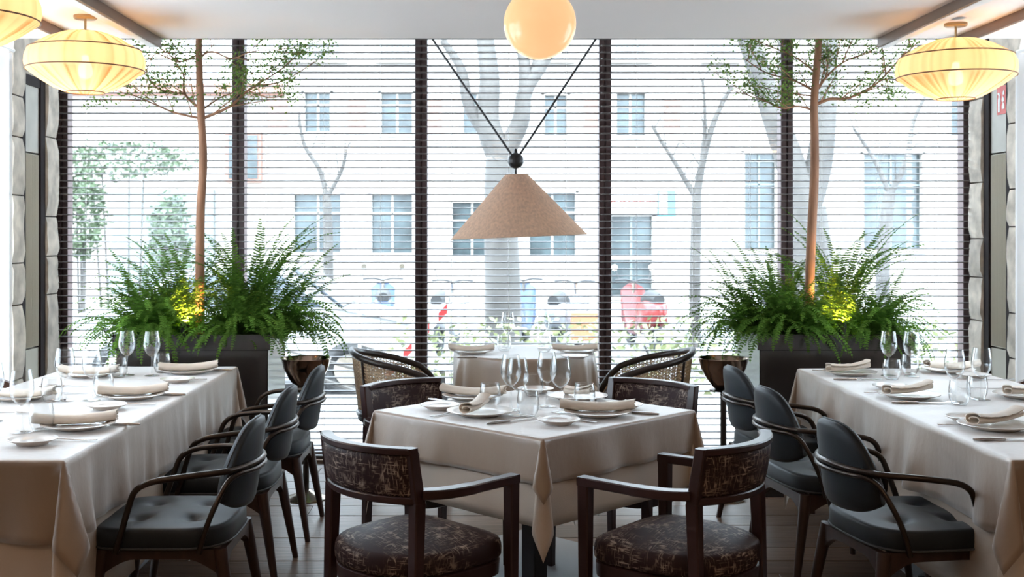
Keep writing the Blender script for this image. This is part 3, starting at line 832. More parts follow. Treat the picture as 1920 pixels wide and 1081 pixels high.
for i, (L, el, dr) in enumerate([(.34, 70, 95), (.40, 55, 120), (.46, 75, 80), (.30, 40, 110), (.52, 68, 105), (.58, 82, 55), (.44, 35, 125), (.36, 85, 120), (.62, 72, 85)]):
    for s_ in (0, 1): FR.append((frond_mesh(L, radians(el), radians(dr), 40+i*3+s_), L, el))
LONG = [f for f in FR if f[1] > .42]; SHORT = [f for f in FR if f[1] <= .42]; TALL = [f for f in FR if f[2] >= 70 and f[1] > .42]; LOW = [f for f in FR if f[2] <= 55]
rf = random.Random(77)
def fern(x, y, label, n_low, n_mid, n_tall, az0=0, spread=2*pi, sc=1.0, tall_sc=1.0):
    t = empty('fern', (x, y, PZ-.05), 0, label, 'fern', 'ferns in the planters')
    def put(pool, n, sc_, tilt):
        for _ in range(n):
            me = rf.choice(pool)[0]; o = link('frond', me, t)
            az = az0+rf.uniform(-.5, .5)*spread
            o.rotation_euler = (radians(rf.uniform(-tilt, tilt)), radians(rf.uniform(-12, 12)), az)
            o.location = (rf.uniform(-.07, .07), rf.uniform(-.05, .05), rf.uniform(0, .03)); q = sc_*rf.uniform(.8, 1.15); o.scale = (q, q, q)
    put(LOW, n_low, .85*sc, 14); put(SHORT, n_mid, 1.0*sc, 16); put(TALL, n_tall, 1.0*tall_sc, 9)
# azimuth 0 = away from the room, pi = towards it
fern(-1.86, 6.38, 'dense fern at the front left corner of the left planter', 100, 110, 24, pi, 6.28, 1.25, .95)
fern(-1.38, 6.38, 'dense fern at the front right corner of the left planter', 100, 110, 14, pi, 6.28, 1.15, .85)
fern(-1.76, 6.64, 'upright feathery fern behind left of the tree in the left planter', 14, 34, 54, 0, 6.28, 1.1, 1.10)
fern(-1.36, 6.68, 'tall feathery fern rising right of the tree in the left planter', 12, 26, 54, -.6, 6.28, 1.05, 1.28)
fern(-1.195, 6.50, 'arching fern hanging over the right side of the left planter', 60, 24, 12, -pi/2, 2.6, 1.35, 1.0)
fern(1.72, 6.38, 'dense fern at the front left corner of the right planter', 100, 110, 18, pi, 6.28, 1.2, .9)
fern(2.20, 6.40, 'dense fern at the front right corner of the right planter', 96, 100, 8, pi, 6.28, 1.12, .8)
fern(1.58, 6.55, 'arching fern spraying over the left side of the right planter', 44, 24, 26, pi/2, 2.7, 1.35, 1.0)
fern(1.76, 6.70, 'bright upright fern behind left of the tree in the right planter', 12, 30, 34, .4, 6.28, 1.0, .92)
fern(2.08, 6.68, 'tall feathery fern rising right of the tree in the right planter', 12, 28, 48, 0, 6.28, 1.05, 1.3)

def leaf_quads(mb, p, r, n, size, spread):
    for _ in range(n):
        c = p+Vector((r.gauss(0, spread), r.gauss(0, spread), r.gauss(0, spread)))
        d = Vector((r.uniform(-1, 1), r.uniform(-1, 1), r.uniform(-.6, .8))).normalized(); q = d.cross(Vector((r.uniform(-1, 1), r.uniform(-1, 1), r.uniform(-1, 1))))
        if q.length < .05: continue
        q = q.normalized(); L = size*r.uniform(.7, 1.3)
        mb.add(([c, c+d*L*.5+q*L*.24, c+d*L, c+d*L*.5-q*L*.24], [(0, 1, 2, 3)]))
def indoor_tree(trunk, Y, limbs, label, seed):
    r = random.Random(seed)
    b = at(*trunk[0], Y); t = empty('indoor_tree', (b.x, Y, PZ-.06), 0, label, 'tree'); O = Vector((b.x, Y, PZ-.06))
    P = [Vector((b.x, Y, PZ-.06))]+[at(px, py, Y) for px, py in trunk]
    top = P[-1]; P += [top+Vector((.01, .02, .25)), top+Vector((.0, .03, .42))]
    P = [p-O for p in P]; sp = smooth_path(P, 6)
    one(tube(sp, [.029-.012*i/len(sp) for i in range(len(sp))], 14), 'trunk', M['bark'], t, 70)
    lv = MB(); tw = MB()
    def grow(path, rad, depth):
        sp_ = [Vector((p.x, min(max(p.y, -.22), .55), min(p.z, ZH-.16-O.z))) for p in smooth_path(path, 5)]; n_ = len(sp_)
        VF = tube(sp_, [rad*(1-.75*i/n_) for i in range(n_)], 6 if depth else 8)
        if depth == 0: one(VF, 'branch', M['bark'], t, 70)
        else: tw.add(VF)
        if depth >= 2:
            for q in sp_[1::2]: leaf_quads(lv, q, r, 6 if depth == 2 else 5, .020, .018)
            leaf_quads(lv, sp_[-1], r, 6, .020, .024); return
        for k in range(2, n_-1, 3 if depth == 0 else 3):
            T = (sp_[k+1]-sp_[k-1]).normalized(); L = (.20 if depth == 0 else .12)*r.uniform(.6, 1.3)
            d = (T*.7+Vector((r.uniform(-.8, .8), r.uniform(-1.0, .55), r.uniform(-.35, .85)))).normalized()
            e = sp_[k]+d*L
            grow([sp_[k], sp_[k]+d*L*.5+Vector((0, 0, .01)), e+Vector((0, 0, .02))], rad*.45, depth+1)
        leaf_quads(lv, sp_[-1], r, 8, .020, .03)
    for pts, dy, rad in limbs:
        L_ = len(pts); path = [at(px, py, Y)+Vector((0, dy*(i/(L_-1)), 0))-O for i, (px, py) in enumerate(pts)]
        grow(path, rad, 0)
    # upper crown, above the ceiling edge
    for k in range(7):
        a = k*2.4+r.random(); z = top.z-O.z+.05+.05*k; base_ = Vector((top.x-O.x, 0, z))
        d = Vector((cos(a)*.45, sin(a)*.22, .14)); grow([base_, base_+d*.5+Vector((0, 0, .03)), base_+d], .009, 0)
    o = tw.build('twigs', M['bark'], t); o['kind'] = 'stuff'
    o = lv.build('leaves', M['leaf'], t, 0); o['kind'] = 'stuff'
indoor_tree([(375, 575), (375, 480), (376, 400), (381, 300), (377, 215), (374, 140), (373, 75)], 6.50, [
    ([(377, 222), (330, 212), (290, 195), (262, 183)], -.10, .0075), ([(376, 205), (345, 175), (342, 140), (322, 110), (305, 88)], .05, .0085),
    ([(345, 176), (300, 168), (272, 140), (240, 150)], -.05, .006),
    ([(380, 222), (430, 200), (465, 170), (520, 135), (548, 112)], .0, .0095), ([(380, 205), (410, 180), (440, 165)], .12, .005),
    ([(378, 105), (400, 98), (440, 112), (480, 100), (560, 96)], -.1, .0065), ([(465, 170), (510, 185), (550, 178)], -.1, .0045),
    ([(374, 100), (340, 118), (300, 105), (285, 140)], -.12, .006), ([(480, 160), (530, 150), (600, 105)], .06, .005)],
    'slender brown tree growing from the left planter up past the ceiling edge', 5)
indoor_tree([(1517, 575), (1521, 450), (1527, 330), (1527, 250), (1526, 200), (1530, 140), (1535, 75)], 6.50, [
    ([(1530, 196), (1555, 186), (1590, 184), (1640, 158), (1680, 115), (1715, 82)], -.05, .0105), ([(1535, 165), (1550, 145), (1585, 115), (1645, 90)], .06, .009),
    ([(1580, 118), (1590, 95), (1600, 74)], .03, .005), ([(1524, 206), (1495, 200), (1462, 204), (1425, 190), (1365, 172)], -.08, .007),
    ([(1526, 170), (1490, 150), (1440, 135), (1400, 108)], .05, .0075), ([(1528, 135), (1490, 110), (1450, 95), (1420, 85)], -.1, .006),
    ([(1550, 145), (1552, 120), (1550, 105)], .02, .006), ([(1640, 158), (1660, 150), (1655, 180)], -.05, .004),
    ([(1527, 180), (1480, 172), (1440, 160)], .1, .005)],
    'slender brown tree growing from the right planter up past the ceiling edge', 9)

def uplight(x, y, lab):
    t = empty('plant_spotlight', (x, y, PZ-.045), 0, lab, 'spotlight', 'small spotlights in the planters')
    one(tube([(0, 0, 0), (0, 0, .05)], .006, 8), 'spike', M['black'], t)
    Mx = Matrix.Translation((0, 0, .07)) @ Matrix.Rotation(radians(-22), 4, 'X')
    one(xf(lathe([(.001, -.035), (.022, -.035), (.026, .03), (.022, .03), (.019, .012), (.001, .012)], 20), Mx), 'housing', M['black'], t)
    one(xf(lathe([(.001, .014), (.018, .014), (.018, .018), (.001, .019)], 16), Mx), 'lens', M['spot'], t)
    l = bpy.data.lights.new('plant_light', 'SPOT'); l.energy = 38; l.color = (1, .56, .13); l.spot_size = radians(115); l.spot_blend = .7; l.shadow_soft_size = .02
    lo = bpy.data.objects.new('plant_light', l); COL.objects.link(lo); lo.parent = t; lo.location = Mx @ Vector((0, 0, .035)); lo.rotation_euler = (radians(180-22), 0, 0)
uplight(-1.655, 6.33, 'small lit spotlight at the foot of the tree in the left planter')
uplight(2.00, 6.33, 'small lit spotlight at the foot of the tree in the right planter')

# ================================================================== PLACE SETTINGS
ZS = ZT+.0015
def plate_mesh(R):
    pr_ = [(.001, .004), (R*.55, .004), (R*.58, .001), (R*.64, .001), (R*.66, .005), (R, .017), (R+.001, .0195), (R-.003, .0205), (R*.66, .0095), (R*.60, .0085), (.001, .008)]
    return MB().add(lathe(pr_, 48)).mesh('plate', M['china'], 60)
PLATE = plate_mesh(.128); BREAD = plate_mesh(.079)
def glass_parts():
    t = 0.0009
    bowl = [(.0045, .094), (.014, .098), (.028, .112), (.0385, .133), (.0415, .150), (.0395, .175), (.0345, .205), (.0325, .219)]
    inner = [(r-.0011, z+.0012) for r, z in bowl[::-1]]; inner[0] = (bowl[-1][0]-.0011, bowl[-1][1])
    b = MB().add(lathe(bowl+inner[:-1]+[(.0005, .0965)], 32)).mesh('bowl', M['crystal'], 80)
    s_ = MB().add(lathe([(.012, .0035), (.0055, .010), (.0036, .03), (.0034, .07), (.0045, .092), (.006, .096)], 14)).mesh('stem', M['crystal'], 80)
    f_ = MB().add(lathe([(.001, .0), (.036, .0), (.0365, .0012), (.030, .0028), (.012, .0042), (.001, .005)], 32)).mesh('foot', M['crystal'], 60)
    tm = [(.001, 0), (.026, 0), (.031, .004), (.0405, .025), (.0435, .045), (.0415, .072), (.0375, .097)]
    ti = [(r-.0013, z+.0) for r, z in tm[::-1][:-1]]; ti[-1] = (.024, .006); 
    tb = MB().add(lathe(tm+ti+[(.001, .006)], 32)).mesh('tumbler', M['crystal'], 70)
    return b, s_, f_, tb
BOWL, STEM, FOOT, TUMB = glass_parts()
def knife_parts():
    h = MB().add(tube([(0, -.11, .004), (0, -.07, .0045), (0, -.02, .004), (0, .0, .0035)], [.0042, .0062, .0052, .0045], 8)).mesh('handle', M['steel'], 60)
    bl = []
    for y_, w0, w1 in ((0, -.004, .004), (.03, -.006, .008), (.09, -.006, .0085), (.115, -.005, .004), (.125, -.004, -.003)):
        bl.append([(w0, y_, .0025), (w1, y_, .0030), (w1, y_, .0042), (w0, y_, .0050)])
    return h, MB().add(loft(bl)).mesh('blade', M['steel'], 30)
def fork_parts():
    h = MB().add(bar(smooth_path([(0, -.10, .004), (0, -.04, .003), (0, .02, .0055), (0, .045, .006)], 4), [.011, .0105, .010, .009, .008, .007, .006, .0055, .0055, .006, .007, .009, .012], .0028, .0008)).mesh('handle', M['steel'], 50)
    hd = MB(); hd.add(bar(smooth_path([(0, .043, .006), (0, .055, .004), (0, .065, .0035)], 3), [.012, .018, .020, .022, .023, .0235, .024], .002, .0006))
    for k in range(4):
        x = -.0098+.0065*k; hd.add(bar(smooth_path([(x, .064, .0035), (x, .085, .004), (x, .105, .0085)], 3), .0035, .0018, .0005))
    return h, hd.mesh('tines', M['steel'], 50)
KH, KB = knife_parts(); FH, FT = fork_parts()
def roll_napkin(L, wd, ht, bend, seed, folded=False):
    """a rolled or loosely folded cloth napkin along x, spiral ends visible"""
    r = random.Random(seed); th = .0042; turns = 1.9 if not folded else 1.45; n = 40; mid = []
    for i in range(n+1):
        q = i/n; rad = .28+.72*q; a = q*turns*2*pi-.4
        mid.append((rad*cos(a), rad*sin(a)))
    rings = []
    for k in range(15):
        u = k/14; e = 1+(.05 if k in (0, 14) else 0)*r.random(); sq = 1-(.25 if folded else .10)*sin(pi*u)*r.uniform(.6, 1)
        lift = bend*(2*u-1)**2+(.016*u if folded else 0)
        rg = []; inn = []
        for i, (a, b) in enumerate(mid):
            nrm = Vector((a, b, 0)).normalized()
            y_ = a*wd/2*e; z = b*ht/2*sq*e
            rg.append((y_, z)); inn.append((y_-nrm.x*th, z-nrm.y*th))
        X = (u-.5)*L; ring = rg+inn[::-1]
        zmin = min(p[1] for p in ring)
        rings.append([(X+.006*sin(9*p[0]*10+seed)*(1 if k in (0, 14) else .2), p[0]+(.010*sin(u*3+seed)), p[1]-zmin+lift) for p in ring])
    # roll wall only: loop of outer and inner sheet
    nn = len(rings[0]); V = [p for q in rings for p in q]; Fc = []
    for k in range(14):
        for j in range(nn):
            Fc.append((k*nn+j, k*nn+(j+1) % nn, (k+1)*nn+(j+1) % nn, (k+1)*nn+j))
    h = nn//2
    for e_ in (0, 14):
        for j in range(h-1): Fc.append((e_*nn+j, e_*nn+j+1, e_*nn+nn-2-j, e_*nn+nn-1-j))
    return MB().add((V, Fc)).mesh('napkin', M['napkin'], 60)
NAP = [roll_napkin(.285, .078, .044, .010, 1), roll_napkin(.275, .082, .042, .012, 2), roll_napkin(.20, .095, .05, .004, 3, True), roll_napkin(.15, .075, .05, .002, 4, True)]
def P2(name, me, p, rz, label, cat, group, sc=1):
    o = link(name, me, None, (p.x, p.y, p.z), (0, 0, rz)); tag(o, label, cat, group)
    if sc != 1: o.scale = (sc, sc, sc)
    return o
def multi(name, parts, p, rz, label, cat, group):
    t = empty(name, p, rz, label, cat, group)
    for nm, me in parts: link(nm, me, t)
    return t
def dinner(p, where, table_): P2('dinner_plate', PLATE, p, 0, 'white dinner plate under a napkin, '+where, 'plate', 'dinner plates on '+table_)
def nap(p, ang, kind, where, table_, sc=1, look='rolled'):
    q = Vector((p.x, p.y, p.z+.0098)); P2('napkin', NAP[kind], q, ang, '%s beige napkin on a plate, %s' % (look, where), 'napkin', 'napkins on '+table_, sc)
def bread(p, where, table_): P2('bread_plate', BREAD, p, 0, 'small white bread plate, '+where, 'plate', 'bread plates on '+table_)
def wine(p, where, table_): multi('wine_glass', (('bowl', BOWL), ('stem', STEM), ('foot', FOOT)), p, 0, 'clear wine glass, '+where, 'wine glass', 'wine glasses on '+table_)
def tumb(p, where, table_): P2('water_tumbler', TUMB, p, 0, 'clear round water tumbler, '+where, 'tumbler', 'water tumblers on '+table_)
def knife(p, ang, where, table_): multi('table_knife', (('handle', KH), ('blade', KB)), p, ang, 'steel table knife, '+where, 'knife', 'knives on '+table_)
def fork(p, ang, where, table_): multi('table_fork', (('handle', FH), ('tines', FT)), p, ang, 'steel table fork, '+where, 'fork', 'forks on '+table_)
def setting(where, table_, pl=None, nk=None, br=None, wn=None, tb=None, kn=None, fk=None):
    if pl: dinner(on(*pl, ZS), where, table_)
    if nk:
        p = on(nk[0], nk[1], ZS); nap(p if len(nk) < 6 else p, radians(nk[2]), nk[3], where, table_, nk[4] if len(nk) > 4 else 1, 'rolled' if nk[3] < 2 else 'loosely folded')
    if br: bread(on(*br, ZS), where, table_)
    if wn: wine(on(*wn, ZS), where, table_)
    if tb: tumb(on(*tb, ZS), where, table_)
    if kn: knife(on(kn[0], kn[1], ZS), radians(kn[2]), where, table_)
    if fk: fork(on(fk[0], fk[1], ZS), radians(fk[2]), where, table_)
A = 'the left long table'
setting('left long table, place of the nearest grey chair', A, (147, 802), (141, 800, 22, 0), (61, 832), (41, 810), (78, 806), (206, 797, 92), (128, 825, 84))
setting('left long table, place of the second grey chair', A, (250, 746), (250, 744, 24, 0), (200, 766), (172, 750), (194, 742), (300, 741, 92), (248, 758, 84))
setting('left long table, place of the farthest grey chair', A, (353, 699), (353, 698, 24, 0), (333, 716), (285, 704), (304, 698), (396, 695, 92), (350, 711, 82))
setting('left long table, wall side, middle place', A, (38, 748), (40, 748, 10, 1), None, (122, 750), (97, 752), (108, 738, -80), (8, 775, -85))
setting('left long table, wall side, far place by the planter', A, (168, 705), (168, 705, 8, 1), None, (238, 703), (222, 707), (120, 724, -85), None)
setting('left long table, wall side, cut by the picture edge', A, None, None, None, (-14, 790), None, None, None)
B = 'the square table'
setting('square table, place of the front left armchair', B, (900, 777), (890, 775, 58, 3, 1.05), (825, 766), (958, 768), (990, 780), (956, 790, -53), (840, 776, -40))
setting('square table, place of the front right armchair', B, (1120, 778), (1120, 775, 2, 0), (1047, 794), (1051, 772), (1096, 763), (1185, 774, 62), (1082, 787, 42))
setting('square table, place of the back left armchair', B, (886, 747), (888, 745, -8, 1), (1004, 735), (971, 778), (919, 763), (840, 754, -130), None)
setting('square table, place of the back right armchair', B, (1082, 748), (1085, 746, -50, 3, .95), (1168, 765), (1026, 761), (1000, 742), None, (1140, 757, -55))
C = 'the round table'
setting('round table, place of the left cane chair', C, (884, 662), (884, 661, 2, 1, .95), None, (952, 652), (945, 657), (858, 671, 90), None)
setting('round table, place of the right cane chair', C, (1084, 661), (1078, 660, 8, 0, .92), (1078, 672), (1018, 651), (1020, 660), None, (1040, 655, 80))
D = 'the right long table'
setting('right long table, place of the nearest grey chair', D, (1866, 803), (1866, 799, 20, 2), (1814, 789), (1790, 753), (1799, 758), (1885, 825, -88), (1810, 797, -92))
setting('right long table, place of the second grey chair', D, (1704, 745), (1702, 743, 14, 2), (1670, 729), (1666, 704), (1672, 711), (1722, 756, -90), (1663, 737, -92))
setting('right long table, place of the farthest grey chair', D, (1594, 702), (1590, 700, 6, 2), None, (1709, 705), (1706, 701), (1606, 712, -90), (1560, 695, -92))
setting('right long table, wall side, far place', D, (1778, 697), (1786, 695, 12, 1), (1826, 708), (1840, 749), (1832, 748), None, (1862, 712, 90))
setting('right long table, wall side, near place', D, (1922, 745), (1930, 744, 8, 2), None, None, None, None, (1842, 729, 90))

# ================================================================== FIRE SIGN on the right panel
ps = empty('fire_sign', (XR+.009, 6.80, 2.25), 0, 'small red fire extinguisher sign on the right wall panel', 'sign')
one(box(-.004, 0, -.0225, .105, -.085, .085), 'plate', M['red'], ps)
def plate_shape(pts, name, m, parent, x=-.0052, th=.001):
    one(loft([[(x-th, y_, z) for y_, z in pts], [(x, y_, z) for y_, z in pts]]), name, m, parent, 20)
cyl = [(.066, -.07), (.090, -.07), (.090, .005), (.084, .022), (.084, .032), (.096, .040), (.094, .048), (.074, .048), (.060, .03), (.055, -.02), (.060, -.02), (.066, .022), (.072, .032), (.072, .022), (.066, .005)]
plate_shape(cyl, 'extinguisher_mark', M['signwhite'], ps)
for k, (c, s_) in enumerate(((.022, 1.0), (.026, .8), (.018, .65))):
    z0 = (-.055, -.01, .03)[k]
    plate_shape([(c-.016*s_, z0), (c+.016*s_, z0), (c+.018*s_, z0+.018*s_), (c+.006*s_, z0+.034*s_), (c+.004*s_, z0+.05*s_), (c-.006*s_, z0+.032*s_), (c-.016*s_, z0+.022*s_)], 'flame_mark', M['signwhite'], ps)

# ================================================================== STREET
GZ = -.35; YF = 28.0
struct(box(-40, 40, 7.5, 10.5, GZ-.2, -.04), 'pavement_near', M['pave'])
struct(box(-40, 40, 10.5, 23.5, GZ-.2, GZ), 'street', M['street'])
struct(box(-40, 40, 23.5, 45, GZ-.2, GZ+.12), 'pavement_far', M['pave'])
k = YF/F
def R_(x0, x1, y0, y1): return ((x0-CX)*k, (x1-CX)*k, HC+(CY-y1)*k, HC+(CY-y0)*k)
win = [R_(*q) for q in ((568, 622, 170, 250), (712, 776, 170, 252), (866, 925, 172, 252), (1018, 1066, 175, 256), (1153, 1213, 172, 256),
                        (548, 642, 362, 475), (694, 776, 362, 476), (845, 925, 376, 490), (990, 1082, 358, 480), (1393, 1458, 283, 470), (1616, 1732, 285, 470))]
door = R_(1143, 1226, 402, 556)
for sx in (1780, 1930, 2080): win.append(R_(sx, sx+60, 172, 256))
fac = empty('apartment_building', (0, YF, GZ), 0, 'pale sunlit building with rows of windows across the street', 'building')
rects = win+[door]; X0, X1, Z0, Z1 = -4.9, 22.0, GZ+.1, 7.6
xs = sorted(set([X0, X1]+[round(v, 4) for q in rects for v in q[:2]])); zs = sorted(set([Z0, Z1]+[round(v, 4) for q in rects for v in q[2:]]))
mb = MB()
for i in range(len(xs)-1):
    for j in range(len(zs)-1):
        mx_, mz_ = (xs[i]+xs[i+1])/2, (zs[j]+zs[j+1])/2
        if any(q[0] < mx_ < q[1] and q[2] < mz_ < q[3] for q in rects): continue
        mb.add(([(xs[i], 0, zs[j]-GZ), (xs[i+1], 0, zs[j]-GZ), (xs[i+1], 0, zs[j+1]-GZ), (xs[i], 0, zs[j+1]-GZ)], [(0, 1, 2, 3)]))
mb.add(box(X0, X1, .30, .6, 0, Z1-GZ))
wo = mb.build('wall', M['facade'], fac, 0)
for q in rects:
    a, b, c, d = q; c -= GZ; d -= GZ
    wf = MB()
    wf.add(box(a-.04, a+.04, -.02, .29, c, d)).add(box(b-.04, b+.04, -.02, .29, c, d)).add(box(a-.04, b+.04, -.02, .29, d-.04, d+.05)).add(box(a-.06, b+.06, -.08, .29, c-.06, c+.03))
    o = wf.build('window_frame', M['facade'], fac, 0)
    one(box(a, b, .18, .20, c, d), 'pane', M['facadeglass'], o)
    g = MB(); m_ = (a+b)/2
    g.add(box(m_-.025, m_+.025, .14, .18, c, d)).add(box(a, b, .14, .18, c+(d-c)*.66, c+(d-c)*.66+.04)); g.build('glazing_bar', M['shutter'] if d-c > 1.6 else M['facade'], o)
for x0, x1 in ((502, 540), (653, 686), (796, 828), (1096, 1127), (1245, 1275)):
    a, b, c, d = R_(x0, x1, 185, 250); one(box(a, b, -.03, 0, c-GZ, d-GZ), 'relief_panel', M['terracotta'], fac)
for y0, y1, dp in ((128, 133, .12), (262, 268, .14), (300, 303, .06), (478, 486, .10)):
    a, b, c, d = R_(500, 1900, y0, y1); one(box(a, b, -dp, 0, c-GZ, d-GZ), 'cornice', M['facade'], fac)
for x0, x1 in ((540, 645), (712, 780), (1018, 1070), (1150, 1215), (1320, 1380)):
    a, b, c, d = R_(x0, x1, 84, 112)
    bl = MB(); bl.add(box(a, b, -.22, -.12, d-GZ-.06, d-GZ)).add(box(a, b, -.22, -.12, c-GZ, c-GZ+.05)); bl.build('balcony_rail', M['shutter'], fac)
    nb = int((b-a)/.13)
    for i in range(nb): one(tube([(a+.06+i*.13, -.17, c-GZ), (a+.06+i*.13, -.17, d-GZ)], .022, 5), 'baluster', M['shutter'], fac)
    one(box(a-.1, b+.1, -.3, 0, c-GZ-.10, c-GZ), 'balcony_slab', M['facade'], fac)
# shop fascia with red script, blue box sign
a, b, c, d = R_(1136, 1230, 358, 399)
sg = empty('shop_sign', ((a+b)/2, YF-.10, (c+d)/2), 0, 'white shop fascia with thin red script above the blue shop front', 'sign')
one(box((a-b)/2, (b-a)/2, -.04, .10, (c-d)/2, (d-c)/2, .01), 'fascia', M['signwhite'], sg)
tx = bpy.data.curves.new('lettering', 'FONT'); tx.body = 'Kiroline'; tx.size = .34; tx.align_x = 'CENTER'; tx.align_y = 'CENTER'; tx.extrude = .006; tx.shear = .25
tx.materials.append(M['red']); to = link('lettering', tx, sg, (0, -.05, 0), (pi/2, 0, 0))
bpy.context.view_layer.update(); me = bpy.data.meshes.new_from_object(to.evaluated_get(bpy.context.evaluated_depsgraph_get())); KIDS[sg.name].remove(to); bpy.data.objects.remove(to)
link('lettering', me, sg, (0, -.05, 0), (pi/2, 0, 0))
a, b, c, d = R_(1229, 1262, 358, 406)
bs = empty('box_sign', ((a+b)/2, YF-.35, (c+d)/2), 0, 'blue projecting box sign beside the shop fascia', 'sign')
one(box((a-b)/2, (b-a)/2, -.06, .06, (c-d)/2, (d-c)/2, .01), 'box', M['bluesign'], bs); one(box(-.03, .03, .06, .35, -.03, .03), 'bracket', M['black'], bs)
one(box((a-b)/2+.04, 0, -.066, -.06, (c-d)/2+.05, (d-c)/2-.05), 'pale_face', M['signwhite'], bs)
# second building and garage at the left
lb = empty('brick_building', (0, YF, GZ), 0, 'low terracotta building with dark garage opening at the far left of the street', 'building')
mb = MB(); mb.add(box(-24, -4.95, 3.5, 4.5, 0, 5.6)); mb.build('wall', M['facade'], lb)
one(box(-24.2, -4.95, 3.1, 4.7, 5.6, 5.9), 'roof_edge', M['terracotta'], lb)
one(box(-10.3, -7.4, 3.3, 3.5, .1, 3.0), 'garage_door', M['shutter'], lb)
for x in (-12.6, -6.6): 
    o = one(box(x-.5, x+.5, 3.38, 3.5, 3.2, 4.6), 'window_frame', M['terracotta'], lb); one(box(x-.4, x+.4, 3.36, 3.38, 3.3, 4.5), 'pane', M['facadeglass'], o)

def street_tree(name, label, path, Y, limbs, r0, m):
    b = at(*path[0], Y); O = Vector((b.x, Y, GZ)); t = empty(name, O, 0, label, 'tree')
    P = [Vector((0, 0, 0))]+[at(px, py, Y)-O for px, py in path]; sp = smooth_path(P, 5)
    one(tube(sp, [r0*(1.15-.25*i/len(sp)) for i in range(len(sp))], 12), 'trunk', m, t, 70)
    for pts, rad in limbs:
        sp = smooth_path([at(px, py, Y)-O for px, py in pts], 5); one(tube(sp, [rad*(1-.55*i/len(sp)) for i in range(len(sp))], 8), 'branch', m, t, 70)
        if rad < .08:
            tw = MB(); r = random.Random(len(pts)*7+int(rad*1000))
            for q in sp[2::2]:
                e = q+Vector((r.uniform(-.4, .4), r.uniform(-.3, .3), r.uniform(.1, .6))); tw.add(tube([q, q.lerp(e, .5)+Vector((0, 0, .05)), e], [.012, .008, .003], 4))
            tw.build('twigs', m, t)
street_tree('plane_tree', 'thick forked plane tree trunk on the street behind the cone lamp', [(943, 560), (940, 450), (938, 360), (940, 290)], 14, [
    ([(940, 300), (915, 230), (918, 150), (908, 60), (900, 0)], .17), ([(938, 300), (975, 230), (985, 170), (1022, 110), (1035, 70)], .13), ([(975, 225), (985, 150), (975, 60), (970, 0)], .10),
    ([(925, 270), (880, 200), (865, 130), (830, 75)], .09), ([(1000, 140), (1010, 90), (1000, 40)], .06)], .205, M['planebark'])
street_tree('plane_tree', 'grey leaning plane tree behind the right indoor tree', [(1518, 560), (1515, 460), (1508, 390)], 16, [
    ([(1508, 400), (1480, 300), (1440, 180), (1398, 60), (1380, 0)], .24), ([(1508, 400), (1535, 310), (1548, 200), (1552, 60), (1556, 0)], .22)], .33, M['planebark'])
street_tree('young_tree', 'young bare street tree before the pale wall', [(1303, 520), (1305, 430), (1306, 365)], 18, [
    ([(1306, 370), (1318, 300), (1340, 225), (1372, 160)], .07), ([(1304, 370), (1275, 320), (1250, 280), (1222, 235)], .05), ([(1316, 300), (1322, 230), (1318, 150)], .04)], .085, M['planebark'])
street_tree('young_tree', 'young bare street tree before the far right windows', [(1655, 520), (1660, 430), (1668, 360)], 19, [
    ([(1668, 365), (1700, 300), (1712, 230), (1740, 170)], .06), ([(1668, 365), (1640, 300), (1600, 240)], .05)], .11, M['planebark'])
street_tree('young_tree', 'young bare street tree before the shop windows', [(616, 520), (615, 430), (612, 370)], 19, [
    ([(612, 372), (600, 320), (570, 270), (560, 210)], .05), ([(612, 372), (640, 320), (650, 280)], .045)], .08, M['planebark'])

def leafy(name, label, cx, cy, rx, ry, z0, z1, n, size, m, seed, cat, boxy=False, trunk=True):
    r = random.Random(seed); t = empty(name, (cx, cy, GZ), 0, label, cat); lv = MB()
    for _ in range(n):
        if boxy: p = Vector((r.uniform(-rx, rx), r.uniform(-ry, ry), r.uniform(z0, z1)))
        else:
            d = Vector((r.gauss(0, 1), r.gauss(0, 1), r.gauss(0, 1))).normalized()*r.uniform(.55, 1.0)**.5
            d *= .75+.35*noise.noise(d*2.2+Vector((seed, 0, 0)))
            p = Vector((d.x*rx, d.y*ry, (z0+z1)/2+d.z*(z1-z0)/2))
        leaf_quads(lv, p, r, 1, size, .02)
    o = lv.build('foliage', m, t, 0); o['kind'] = 'stuff'
    if trunk:
        for i in range(4 if not boxy else 12):
            x = r.uniform(-.3, .3)*rx if not boxy else -rx+(i+.5)*2*rx/12
            one(tube([(x, 0, 0), (x*1.4, 0, z0+.35*(z1-z0)), (x*1.9, .05, z0+.7*(z1-z0))], [.03, .02, .01], 6), 'stem', M['planebark'], t)
leafy('street_hedge', 'low clipped pale green hedge along the near pavement', 2.1, 11.4, 3.0, .35, .1, .92, 2600, .09, M['hedge'], 3, 'hedge', True)
leafy('street_bush', 'pale green bush left of the garage opening', -8.45, 24.0, .62, .6, .9, 3.4, 1500, .13, M['bushleaf'], 4, 'bush')
leafy('street_bush', 'dense clipped bush right of the garage opening', -6.65, 24.2, .58, .6, .3, 2.9, 1700, .13, M['bushleaf'], 6, 'bush')
leafy('street_bush', 'loose green bush rising above the garage opening', -8.0, 25.6, 2.1, .8, 2.9, 4.0, 1300, .14, M['bushleaf'], 8, 'bush')

